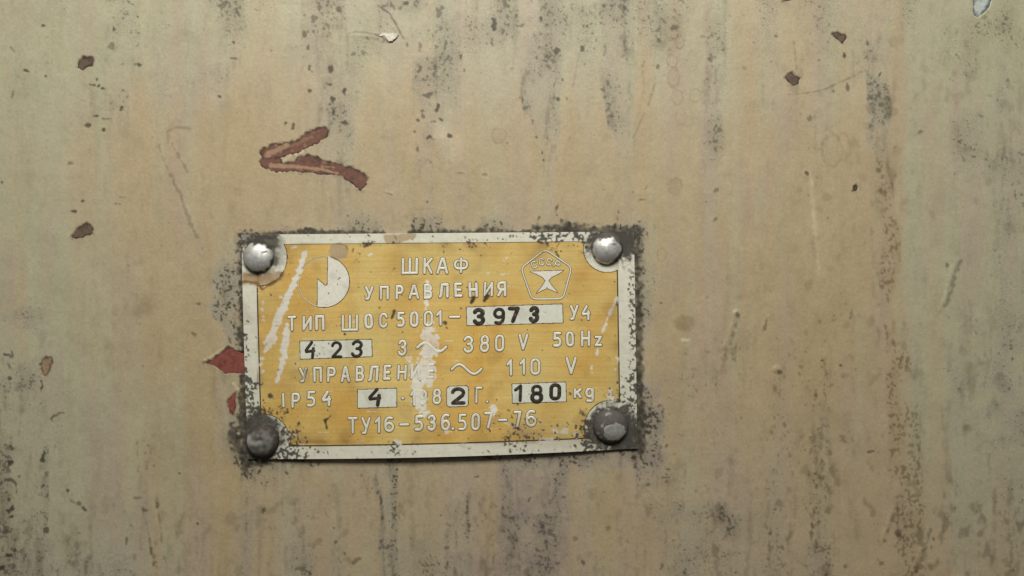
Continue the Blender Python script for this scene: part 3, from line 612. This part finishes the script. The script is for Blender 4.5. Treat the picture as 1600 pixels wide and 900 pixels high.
# grime densities
def gb(*a, **k): P_.blob(gd, *a, **k)
for bx, by, brx, bry, am in ((416, 393, 33, 33, .92), (392, 374, 24, 12, .7), (953, 382, 38, 34, .95), (980, 376, 26, 22, .85), (405, 684, 42, 40, .95), (396, 706, 34, 18, .85), (957, 668, 42, 38, .92), (978, 684, 30, 26, .85)):
    P_.blob(grime, bx, by, brx, bry, am, .22, .16)
P_.blob(grime, 424, 425, 16, 8, .75, .5, .3, mode='cut'); P_.blob(grime, 446, 400, 10, 30, .6, .5, .3, mode='cut'); P_.blob(grime, 930, 412, 14, 16, .8, .5, .3, mode='cut'); P_.blob(grime, 968, 424, 30, 14, .85, .4, .3, mode='cut')
P_.blob(grime, 436, 704, 18, 9, .6, .6, .4, mode='cut'); P_.blob(grime, 446, 668, 8, 16, .5, .6, .4, mode='cut')
gb(395, 376, 46, 20, .72, .5); gb(384, 385, 14, 40, .7, .5); gb(955, 690, 66, 34, .9, .5); gb(985, 665, 30, 60, .85, .5); gb(930, 668, 30, 34, .75, .5); gb(975, 372, 46, 20, .95, .5); gb(986, 395, 22, 40, .9, .5); gb(388, 650, 24, 50, .85, .5); gb(402, 708, 70, 16, .85, .5); gb(440, 660, 30, 40, .5, .6); gb(970, 378, 50, 30, .7, .5); gb(985, 400, 16, 50, .7, .6); gb(404, 680, 56, 52, .72, .5); gb(392, 655, 28, 60, .62, .5); gb(965, 676, 56, 48, .72, .45); gb(430, 700, 60, 22, .6, .5); gb(810, 672, 42, 26, .62, .5, .3); gb(820, 695, 60, 14, .5, .5); gb(985, 640, 20, 60, .62, .5); gb(870, 368, 70, 12, .72, .5); gb(900, 372, 60, 14, .62, .5); gb(850, 376, 10, 6, .6); gb(640, 374, 260, 10, .34, .5); gb(575, 392, 25, 14, .38, .6); gb(735, 383, 60, 8, .40, .5); gb(860, 392, 20, 8, .4, .5); gb(990, 470, 9, 90, .60, .5); gb(990, 560, 9, 80, .66, .5); gb(600, 700, 60, 10, .42, .5); gb(610, 690, 36, 8, .4); gb(384, 560, 10, 60, .7, .4); gb(388, 610, 16, 30, .62, .5); gb(470, 672, 30, 14, .36); gb(880, 672, 50, 14, .30); gb(700, 706, 300, 6, .35, .5); gb(926, 380, 30, 12, .6, .5)
gd = np.clip(gd + .06, 0, 1)
pm = .85 * m1 + .6 * m2; pm /= pm.std(); tg = 3.0 - 3.2 * np.clip(gd + .06 * m3, 0, 1)
grime = 1 - (1 - grime) * (1 - .75 * smooth(2.95, 3.3, .9 * m1 + .6 * m2)) * (1 - smooth(tg, tg + .45, pm) * np.clip(.5 + .6 * gd, 0, .95))
def gs(pts, hw, a=.9, rough=.5): P_.stroke(grime, pts, hw, a, 1, rough)
gs([(617, 486), (613, 497)], [2.6, 1.6], 1); gs([(740, 466), (736, 473)], [3.4, 2.4], 1); gs([(762, 463), (757, 470)], [3.6, 2.4], 1); gs([(694, 504), (697, 505)], 2.2); gs([(698, 512), (699, 513)], 1.3)
gs([(424, 617), (425, 618)], 3.2, .9); gs([(519, 648), (515, 652), (509, 655)], [1.5, 1.9, 1.8], 1); gs([(510, 655), (512, 668)], [1.9, 1.3], 1); gs([(890, 614), (891, 614)], 2, .8); gs([(870, 663), (871, 665)], [2.2, 1.5], .9); gs([(569, 380), (576, 384), (570, 386)], 1.6, .85); gs([(868, 393), (872, 400)], [2, 2], .8); gs([(964, 472), (962, 478)], 1.6, .85); gs([(853, 372), (852, 380), (858, 384)], 1.2, .8); gs([(547, 414), (555, 411), (558, 405)], .7, .6); gs([(553, 389), (552, 394)], .8, .7); gs([(562, 397), (563, 397)], 1.6, .7)
# metal left shining where hands and rags reach: lower corners of the right rivets' pads
P_.blob(grime, 968, 420, 26, 10, .6, .5, .3, mode='cut'); P_.blob(grime, 940, 424, 16, 8, .7, .5, .3, mode='cut')
fringe = np.exp(-np.minimum.reduce([x_ - 404, 964 - x_, y_ - 382, 690 - y_]).clip(0) / 14.0) * ((x_ > 403) & (x_ < 966) & (y_ > 379) & (y_ < 692)) * (.5 + .35 * m3).clip(0, 1)
pits = smooth(2.35, 2.8, .8 * m1 + .6 * m2)
tarn = np.clip(.45 * fringe + .6 * pits + ringt + .30 * np.exp(-((y_ - 684) / 18) ** 2) * smooth(700, 900, x_) + .18 * smooth(1.0, 2.2, m3) + .22 * smooth(1.9, 2.6, .6 * streaky + .6 * m2), 0, 1)
PLATE = dict(bare=bare, grime=np.clip(grime, 0, 1), remnant=np.clip(remn, 0, 1), tarnish=tarn)
def pattrs(px, py): return {k: P_.sample(v, px, py) for k, v in PLATE.items()}

plate = bpy.data.objects.new("nameplate", None)
plate.empty_display_size = .01
scene.collection.objects.link(plate)
plate['label'] = 'worn yellow and silver metal nameplate with Cyrillic lettering riveted to the beige cabinet'
plate['category'] = 'nameplate'

U, V = np.meshgrid(np.linspace(0, UW, 614), np.linspace(0, VH, 347))
px, py = uv2px(U, V)
# softly bent rim, nibbled corners
o = grid_part("backing_plate", px, py, lift(px, py), M_SILVER, plate, pattrs(px, py), skirt=.0006)
o['label'] = 'silver aluminium border of the plate with soot in its corners'
# the printed gold field with its quarter-round cut corners
d = np.maximum.reduce([23 - U, U - 584, 15.5 - V, V - 324])
for (cx, cy, r), cut in zip(RIV, (45, 38, 43, 41)):
    d = np.maximum(d, cut - np.hypot(px - cx, py - cy))
# square notch beside each round
def notch(cu, cv, su, sv):
    return np.minimum(su * (U - cu), sv * (V - cv))
for cu, cv, su, sv in ((40, 36, -1, -1), (556, 36, 1, -1), (40, 300, -1, 1), (556, 300, 1, 1)):
    d = np.maximum(d, notch(cu, cv, su, sv))
grid_part("gold_field", px, py, lift(px, py) + .00004, M_GOLD, plate, pattrs(px, py), (d < 0)[:-1, :-1], skirt=.00006)
# thin dark line where the print ends
grid_part("field_outline", px, py, lift(px, py) + .00002, M_LINE, plate, pattrs(px, py), ((d < 1.3) & (d > -1.5))[:-1, :-1])

# ================================================================ lettering
def arc(cx, cy, rx, ry, a0, a1, n=9):
    return [(cx + rx * math.cos(math.radians(a0 + (a1 - a0) * i / n)), cy + ry * math.sin(math.radians(a0 + (a1 - a0) * i / n))) for i in range(n + 1)]
def rr(x0, y0, x1, y1, rx, ry):
    p = arc(x1 - rx, y0 + ry, rx, ry, -90, 0, 5) + arc(x1 - rx, y1 - ry, rx, ry, 0, 90, 5) + arc(x0 + rx, y1 - ry, rx, ry, 90, 180, 5) + arc(x0 + rx, y0 + ry, rx, ry, 180, 270, 5)
    return p + [p[0]]
GL = {
 'Ш': [[(0, 0), (0, 1), (1, 1), (1, 0)], [(.5, 0), (.5, 1)]],
 'К': [[(0, 0), (0, 1)], [(1, 0), (.08, .55)], [(.38, .40), (1, 1)]],
 'А': [[(0, 1), (.42, 0), (.58, 0), (1, 1)], [(.16, .68), (.84, .68)]],
 'Ф': [[(.5, 0), (.5, 1)], rr(0, .16, 1, .74, .3, .26)],
 'У': [[(0, 0), (.52, .60)], [(1, 0), (.5, .75), (.38, .97), (.12, 1)]],
 'П': [[(0, 1), (0, 0), (1, 0), (1, 1)]],
 'Р': [[(0, 1), (0, 0), (.6, 0)] + arc(.6, .28, .4, .28, -90, 90, 8) + [(0, .56)]],
 'В': [[(0, 1), (0, 0), (.5, 0)] + arc(.55, .24, .4, .24, -90, 90, 8) + [(0, .48)], [(.5, .48)] + arc(.58, .74, .42, .26, -90, 90, 8) + [(0, 1)]],
 'Л': [[(0, 1), (.14, .92), (.24, 0), (1, 0), (1, 1)]],
 'Е': [[(1, 0), (0, 0), (0, 1), (1, 1)], [(0, .5), (.85, .5)]],
 'Н': [[(0, 0), (0, 1)], [(1, 0), (1, 1)], [(0, .5), (1, .5)]],
 'И': [[(0, 0), (0, 1), (1, 0), (1, 1)]],
 'Я': [[(1, 1), (1, 0), (.4, 0)] + arc(.4, .28, .4, .28, -90, -270, 8) + [(1, .56)], [(.5, .56), (0, 1)]],
 'Т': [[(0, 0), (1, 0)], [(.5, 0), (.5, 1)]],
 'О': [rr(0, 0, 1, 1, .45, .28)], '0': [rr(0, 0, 1, 1, .45, .26)],
 'С': [arc(.5, .3, .5, .3, -15, -90, 4) + arc(.5, .3, .5, .3, -90, -180, 5) + arc(.5, .7, .5, .3, 180, 90, 5) + arc(.5, .7, .5, .3, 90, 15, 4)],
 '1': [[(0, .28), (.75, 0), (.75, 1)]],
 '2': [arc(.5, .28, .48, .28, 190, 360, 8) + [(.9, .45), (.05, 1), (1, 1)]],
 '3': [arc(.48, .25, .48, .25, 200, 360, 7) + arc(.48, .25, .46, .23, 0, 90, 4) + arc(.48, .73, .52, .27, -80, 90, 7) + arc(.48, .73, .5, .27, 90, 160, 4)],
 '4': [[(.62, 0), (.04, .52), (.10, .62), (.95, .56)], [(.86, .40), (.84, 1)]],
 '5': [[(.95, 0), (.12, 0), (.08, .42), (.5, .40)] + arc(.5, .7, .5, .3, -90, 90, 8) + [(.02, .98)]],
 '6': [[(.85, .04)] + arc(.5, .35, .5, .35, -80, -180, 5) + arc(.5, .7, .5, .3, 180, 0, 8) + arc(.5, .68, .5, .27, 0, -180, 8)],
 '7': [[(0, 0), (1, 0), (.40, 1)]],
 '8': [rr(.06, 0, .94, .48, .4, .22), rr(0, .46, 1, 1, .45, .25)],
 '9': [[(.15, .97)] + arc(.5, .65, .5, .35, 100, 0, 5) + arc(.5, .3, .5, .3, 0, -180, 8) + arc(.5, .32, .5, .27, 180, 0, 8)],
 '-': [[(0, .5), (1, .5)]],
 '~': [[(i / 14.0, .5 - .48 * math.sin(2 * math.pi * i / 14.0)) for i in range(15)]],
 'V': [[(0, 0), (.5, 1), (1, 0)]], 'H': [[(0, 0), (0, 1)], [(1, 0), (1, 1)], [(0, .5), (1, .5)]],
 'z': [[(0, 0), (1, 0), (0, 1), (1, 1)]], 'I': [[(.5, 0), (.5, 1)]],
 'Г': [[(0, 1), (0, 0), (1, 0)]], '.': [[(.45, .5), (.55, .5)]],
 'к': [[(0, 0), (0, 1)], [(1, 0), (.1, .55)], [(.4, .42), (1, 1)]],
 'g': [rr(0, 0, 1, .62, .45, .28), [(1, .05), (1, .8)] + arc(.6, .8, .4, .2, 0, 90, 4) + [(.15, .98)]],
}
class Sweeps:
    """flat-topped rounded strokes collected into one mesh"""
    def __init__(self): self.co = []; self.q = []; self.mi = []; self.px = []; self.n = 0; self.k = 0
    def add(self, pts, hw, h0, h1, mi=0):
        pts = [np.array(p, float) for p in pts]
        segs = []; cur = [pts[0]]
        for i in range(1, len(pts)):
            if np.hypot(*(pts[i] - cur[-1])) < .05: continue
            if len(cur) >= 2:
                a = cur[-1] - cur[-2]; b = pts[i] - cur[-1]
                if abs(math.atan2(a[0] * b[1] - a[1] * b[0], a @ b)) > math.radians(50):
                    segs.append(cur); cur = [cur[-1]]
            cur.append(pts[i])
        segs.append(cur)
        for s in segs:
            if len(s) < 2: continue
            s = np.array(s); t = np.gradient(s, axis=0); t /= np.linalg.norm(t, axis=1)[:, None] + 1e-9
            secs = []
            for an in (85, 60, 30): secs.append((s[0] - t[0] * hw * math.sin(math.radians(an)), t[0], hw * math.cos(math.radians(an))))
            for p, tt in zip(s, t): secs.append((p, tt, hw))
            for an in (30, 60, 85): secs.append((s[-1] + t[-1] * hw * math.sin(math.radians(an)), t[-1], hw * math.cos(math.radians(an))))
            self.k += 1
            top = h1 * (1 + .015 * (self.k % 9))
            prof = [(-1, h0), (-.82, h0 + (top - h0) * .75), (-.45, top), (.45, top * 1.001), (.82, h0 + (top - h0) * .75), (1, h0)]
            m = len(prof)
            for p, tt, ww in secs:
                nrm = np.array([-tt[1], tt[0]])
                for f, hh in prof:
                    qx, qy = p + nrm * f * ww
                    self.px.append((qx, qy)); self.co.append(hh)
            for i in range(len(secs) - 1):
                for j in range(m - 1):
                    a = self.n + i * m + j
                    self.q.append((a, a + m, a + m + 1, a + 1)); self.mi.append(mi)
            self.n += len(secs) * m
    def build(self, name, mats, parent):
        P = np.array(self.px); px, py = P[:, 0], P[:, 1]
        out = lift(px, py) + .00002 + (np.array(self.co) - .00002) * (1 - .65 * P_.sample(bare, px, py))
        co = np.stack([wx(px), -out, wz(py)], -1)
        return mesh_np(name, co, np.array(self.q), mats, parent, pattrs(px, py), True, self.mi)
H0, H1 = .00003, .00013
def word(chars, name, label, hw=1.8):
    s = Sweeps(); jr = np.random.default_rng(int(chars[0][1] + chars[0][3]))
    for t in chars:
        ch, x0, x1, y0, y1 = t[:5]
        w_ = hw * jr.uniform(.9, 1.08); ox, oy = jr.normal(0, .25, 2); sk = jr.normal(0, .02)
        for st in GL[ch]:
            ins = w_ * .8
            pts = [(x0 + ins + (x1 - x0 - 2 * ins) * a + ox + sk * (.5 - b) * (y1 - y0), oy + y0 + ins + (y1 - y0 - 2 * ins) * b - .012 * (x1 - x0) * (a - .5)) for a, b in st]
            s.add(pts, w_ + 1.05, H0 - .00002, H1 * .55, 1)
            s.add(pts, w_, H0, H1, 0)
    o = s.build(name, [M_LETTER, M_LINE], plate)
    o['label'] = label
    return o
def text(chars, name, label, hw=2.2):
    groups = [[chars[0]]]
    for c in chars[1:]:
        if c[1] - groups[-1][-1][2] > 26: groups.append([c])
        else: groups[-1].append(c)
    for g in groups:
        t = ''.join('wave sign' if c[0] == '~' else c[0] for c in g)
        word(g, name, 'silver raised lettering reading ' + t, hw)
text([('Ш', 628, 653, 404, 429), ('К', 662, 676, 403, 428), ('А', 683, 701, 403, 428), ('Ф', 710, 732, 403, 427)], "lettering", "", 2.15)
text([('У', 571, 584, 448, 469), ('П', 594, 608, 447, 468), ('Р', 619, 631, 446, 468), ('А', 639, 655, 445, 467), ('В', 663, 676, 444, 467), ('Л', 686, 701, 443, 465), ('Е', 710, 722, 442, 464), ('Н', 733, 747, 441, 464), ('И', 756, 770, 441, 463), ('Я', 777, 791, 440, 463)], "lettering", "silver raised word УПРАВЛЕНИЯ in the second line")
text([('Т', 451, 464, 494, 517), ('И', 474, 488, 494, 516), ('П', 494, 508, 493, 516), ('Ш', 535, 560, 492, 517), ('О', 570, 583, 490, 513), ('С', 593, 606, 489, 512), ('5', 621, 633, 488, 511), ('0', 642, 655, 487, 511), ('0', 663, 677, 486, 510), ('1', 682, 692, 485, 509), ('-', 702, 719, 490, 500), ('У', 890, 903, 477, 500), ('4', 908, 922, 477, 500)], "lettering", "silver raised type line ТИП ШОС 5001- and У4")
text([('3', 623, 636, 531, 556), ('~', 651, 699, 533, 551), ('3', 725, 740, 525, 551), ('8', 750, 764, 524, 550), ('0', 774, 788, 523, 549), ('V', 810, 825, 522, 546), ('5', 864, 877, 519, 542), ('0', 884, 896, 518, 541), ('H', 908, 922, 517, 541), ('z', 929, 940, 525, 541)], "lettering", "silver raised line 3 ~ 380 V 50 Hz")
text([('У', 469, 482, 574, 597), ('П', 491, 504, 573, 596), ('Р', 513, 526, 573, 596), ('А', 534, 548, 572, 596), ('В', 557, 570, 571, 595), ('Л', 577, 592, 571, 595), ('Е', 601, 612, 570, 593), ('Н', 622, 636, 570, 593), ('И', 643, 657, 569, 592), ('Е', 668, 679, 568, 591), ('~', 705, 754, 567, 586), ('1', 792, 802, 561, 586), ('1', 812, 822, 560, 585), ('0', 829, 844, 560, 585), ('V', 884, 901, 558, 584)], "lettering", "silver raised line УПРАВЛЕНИЕ ~ 110 V")
text([('I', 441, 448, 613, 635), ('Р', 457, 470, 613, 636), ('5', 481, 494, 611, 635), ('4', 504, 519, 611, 634), ('.', 628, 633, 618, 625), ('1', 642, 651, 608, 633), ('9', 656, 668, 608, 632), ('8', 677, 690, 607, 631), ('Г', 743, 754, 604, 629), ('.', 759, 764, 624, 630), ('к', 896, 908, 606, 621), ('g', 914, 927, 606, 628)], "lettering", "silver raised line IP54, 198, Г and kg")
text([('Т', 545, 560, 651, 676), ('У', 566, 580, 651, 677), ('1', 587, 597, 650, 675), ('6', 602, 617, 650, 674), ('-', 625, 640, 657, 667), ('5', 649, 662, 648, 672), ('3', 669, 682, 647, 672), ('6', 690, 704, 645, 671), ('.', 706, 711, 665, 671), ('5', 717, 730, 646, 671), ('0', 737, 750, 645, 671), ('7', 757, 770, 643, 668), ('-', 779, 793, 650, 660), ('7', 803, 815, 641, 666), ('6', 822, 838, 640, 666)], "lettering", "silver raised bottom line ТУ16-536.507-76")

# ---- solid outlines: filled shape raised on the plate with a dark line round it
def solid(name, polys, parent, label=None, out=.0001, mat=None, line_w=1.1, holes=None, attr_fn=None):
    P = np.array([p for q in polys for p in q])
    st = .5
    px, py = np.meshgrid(np.arange(P[:, 0].min() - 3, P[:, 0].max() + 3, st), np.arange(P[:, 1].min() - 3, P[:, 1].max() + 3, st))
    d = np.minimum.reduce([poly_sd(q, px, py) for q in polys])
    o = grid_part(name, px, py, lift(px, py) + out, mat or M_LETTER, parent, pattrs(px, py), (d < 0)[:-1, :-1], skirt=.00008)
    if label: o['label'] = label
    if line_w:
        grid_part("dark_outline", px, py, lift(px, py) + .00006, M_LINE, o, pattrs(px, py), (d < line_w)[:-1, :-1])
    return o
# round emblem: white half disc with a lightning step, thin ring round the rest
def circ(cx, cy, r, a0, a1, n=40): return arc(cx, cy, r, r, a0, a1, n)
half = [(513.5, 401)] + circ(507, 440, 39.5, -80, 103, 50) + [(497, 478.5), (497.5, 436), (509, 446.5), (512.5, 445)]
emb = solid("round_emblem", [half], plate, "round silver emblem of a half disc with a lightning step")
s = Sweeps()
s.add(circ(507, 440, 39.5, 97, 284, 50), 1.0, H0 - .00002, H1 * .55, 1); s.add(circ(507, 440, 39.5, 97, 284, 50), .55, H0, H1 * .9, 0)
s.build("ring_line", [M_LETTER, M_LINE], emb)
# pentagonal quality mark
qm = Sweeps()
pent = [(852, 390), (893, 418), (879.5, 467), (831, 467.5), (814, 419)]
pp = []
for i in range(5):
    a = np.array(pent[i - 1], float); b = np.array(pent[i], float); c = np.array(pent[(i + 1) % 5], float)
    u = (a - b) / np.linalg.norm(a - b); v = (c - b) / np.linalg.norm(c - b)
    p0, p2 = b + u * 7, b + v * 7
    for t in np.linspace(0, 1, 6): pp.append(tuple((1 - t) ** 2 * p0 + 2 * t * (1 - t) * (b * .85 + (p0 + p2) * .075) + t * t * p2))
pp.append(pp[0]); pp.append(pp[1])
qm.add(pp, 2.0, H0 - .00002, H1 * .55, 1); qm.add(pp, 1.15, H0, H1, 0)
def rglyph(sw, ch, cx, cy, w, h, rot, hw):
    c, s_ = math.cos(rot), math.sin(rot)
    for st in GL[ch]:
        pts = [(cx + c * (a - .5) * w - s_ * (b - .5) * h, cy + s_ * (a - .5) * w + c * (b - .5) * h) for a, b in st]
        sw.add(pts, hw + .8, H0 - .00002, H1 * .55, 1); sw.add(pts, hw, H0, H1, 0)
rglyph(qm, 'С', 834.5, 414, 7, 10, -.45, 1.0); rglyph(qm, 'С', 846, 409.5, 7, 10, -.15, 1.0); rglyph(qm, 'С', 858, 409.5, 7, 10, .2, 1.0); rglyph(qm, 'Р', 870.5, 413.5, 7, 10, .55, 1.0)
qmo = qm.build("quality_mark", [M_LETTER, M_LINE], plate)
qmo['label'] = 'pentagon mark with the letters СССР over a winged figure'
solid("winged_figure", [[(828, 424), (880, 422.5), (872, 427.5), (861, 433), (856.5, 438), (861, 445), (871, 457), (862, 453), (854.5, 450), (847, 453), (838, 458), (846, 448), (852, 438.5), (847.5, 433), (838, 428)]], qmo, line_w=.9)

# ---- number windows with their stamped digits
def window(c, digits, label, hw=2.2, r=1.0):
    (ax, ay), (bx, by), (cx, cy), (dx, dy) = c
    o = solid("number_window", [c], plate, label, .00009, M_WINDOW, 1.1)
    jr = np.random.default_rng(int(ax))
    for t in digits:
        ch, x0, x1, y0, y1 = t[:5]; tilt = (t[5] if len(t) > 5 else 0) + jr.normal(0, .035)
        s = Sweeps(); ins = hw * .8
        for st in GL[ch]:
            pts = [(x0 + ins + (x1 - x0 - 2 * ins) * a + tilt * (.5 - b) * (y1 - y0), y0 + ins + (y1 - y0 - 2 * ins) * b) for a, b in st]
            # hand-struck: the stroke swells a little
            dense = []
            for i in range(len(pts) - 1):
                for k in range(3): dense.append(tuple(np.array(pts[i]) * (1 - k / 3) + np.array(pts[i + 1]) * k / 3))
            dense.append(pts[-1])
            s.add(dense, hw * jr.uniform(.85, 1.12), .00009, .00015, 0)
        g = s.build("stamped_digit", [M_INK], o)
    return o
window([(729, 480), (878, 475), (879, 503.5), (730, 508)], [('3', 739.5, 757.5, 481.5, 508), ('9', 770.5, 789, 480.5, 507), ('7', 794, 811.5, 479.5, 504, .02), ('3', 827, 842, 478.5, 504)], "wide silver window stamped 3973", 3.1)
window([(470, 533), (581, 530), (582, 556), (471, 560)], [('4', 477, 495, 532.5, 560, .02), ('2', 518.5, 536, 532.5, 559), ('3', 550, 568, 531, 558.5)], "silver window stamped 423 on the left", 2.7)
window([(560, 608), (620, 606), (620.5, 634), (560.5, 636)], [('4', 576, 598, 605, 634, .06)], "small silver window stamped 4", 3.0)
def window8(c, digits, label, hw):
    o = solid("number_window", [c], plate, label, .00009, M_WINDOW, 1.1)
    for t in digits:
        ch, x0, x1, y0, y1 = t[:5]; s = Sweeps(); ins = hw * .8
        for st in GL[ch]:
            s.add([(x0 + ins + (x1 - x0 - 2 * ins) * a, y0 + ins + (y1 - y0 - 2 * ins) * b) for a, b in st], hw, .00009, .00015, 0)
        s.build("stamped_digit", [M_INK], o)
    return o
window8([(702, 603), (729, 602), (731, 604.5), (731.5, 630), (729, 633), (702, 634), (699, 631), (699, 606)], [('2', 705, 727.5, 604.5, 631)], "small rounded silver window stamped 2", 3.0)
window([(800, 599.5), (883, 596.5), (884, 626), (801, 628.5)], [('1', 803, 818, 600, 627), ('8', 829, 848, 600.5, 629), ('0', 858.5, 876, 598.5, 624.5)], "silver window stamped 180", 3.0)

# ================================================================ rivets
def rivet(cx, cy, r, label, grime_fn):
    n, m = 64, 30
    co = []; gq = []; gr = []
    base = float(lift(np.array(cx), np.array(cy)))
    a = np.linspace(0, 2 * math.pi, n, endpoint=False)
    ts = np.concatenate([np.linspace(0, .96, m), [1.0, 1.03]])
    rr_ = np.random.default_rng(int(cx))
    ph = rr_.uniform(0, 6, 3)
    for i, t in enumerate(ts):
        wob = 1 + .02 * np.sin(2 * a + ph[0]) + .012 * np.sin(3 * a + ph[1])
        rad = min(t, 1.0) * r * wob
        h = .60 * r * S * math.sqrt(max(0, 1 - min(t, 1) ** 2)) ** .9
        if t > .99: h = .05 * r * S if t < 1.01 else -.0002
        x = cx + rad * np.cos(a); y = cy + rad * np.sin(a)
        h = h + .035 * r * S * P_.sample(m3, x * .999 + 3, y) * max(0, 1 - t)
        co.append(np.stack([wx(x), np.full(n, -(base + h + .00008 * (t < .95))), wz(y)], -1))
        gr.append(np.clip(grime_fn((x - cx) / r, (y - cy) / r, P_.sample(m2, x, y), P_.sample(m3, x, y)), 0, 1))
    co = np.concatenate(co); gr = np.concatenate(gr)
    for i in range(len(ts) - 1):
        for j in range(n):
            gq.append((i * n + j, (i + 1) * n + j, (i + 1) * n + (j + 1) % n, i * n + (j + 1) % n))
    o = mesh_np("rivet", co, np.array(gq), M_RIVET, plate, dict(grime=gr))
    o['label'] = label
    return o
R_ = lambda x, y: np.hypot(x, y)
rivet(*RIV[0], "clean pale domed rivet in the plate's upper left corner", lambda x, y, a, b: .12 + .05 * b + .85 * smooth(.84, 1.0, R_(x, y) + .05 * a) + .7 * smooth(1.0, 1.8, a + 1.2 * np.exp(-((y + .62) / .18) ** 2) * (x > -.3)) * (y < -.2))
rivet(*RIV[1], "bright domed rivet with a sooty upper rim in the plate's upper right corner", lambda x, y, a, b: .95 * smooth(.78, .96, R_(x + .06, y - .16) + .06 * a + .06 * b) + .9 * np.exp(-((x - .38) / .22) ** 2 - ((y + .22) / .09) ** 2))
rivet(*RIV[2], "grimy dark domed rivet in the plate's lower left corner", lambda x, y, a, b: .84 + .07 * b + .06 * a + .3 * smooth(.6, .95, R_(x, y)) - .6 * np.exp(-((x + .30) / .4) ** 2 - ((y - .02) / .12) ** 2) - .7 * np.exp(-((x + .72) / .13) ** 2 - ((y + .1) / .32) ** 2))  # grime thinned on the left to paint in a glint
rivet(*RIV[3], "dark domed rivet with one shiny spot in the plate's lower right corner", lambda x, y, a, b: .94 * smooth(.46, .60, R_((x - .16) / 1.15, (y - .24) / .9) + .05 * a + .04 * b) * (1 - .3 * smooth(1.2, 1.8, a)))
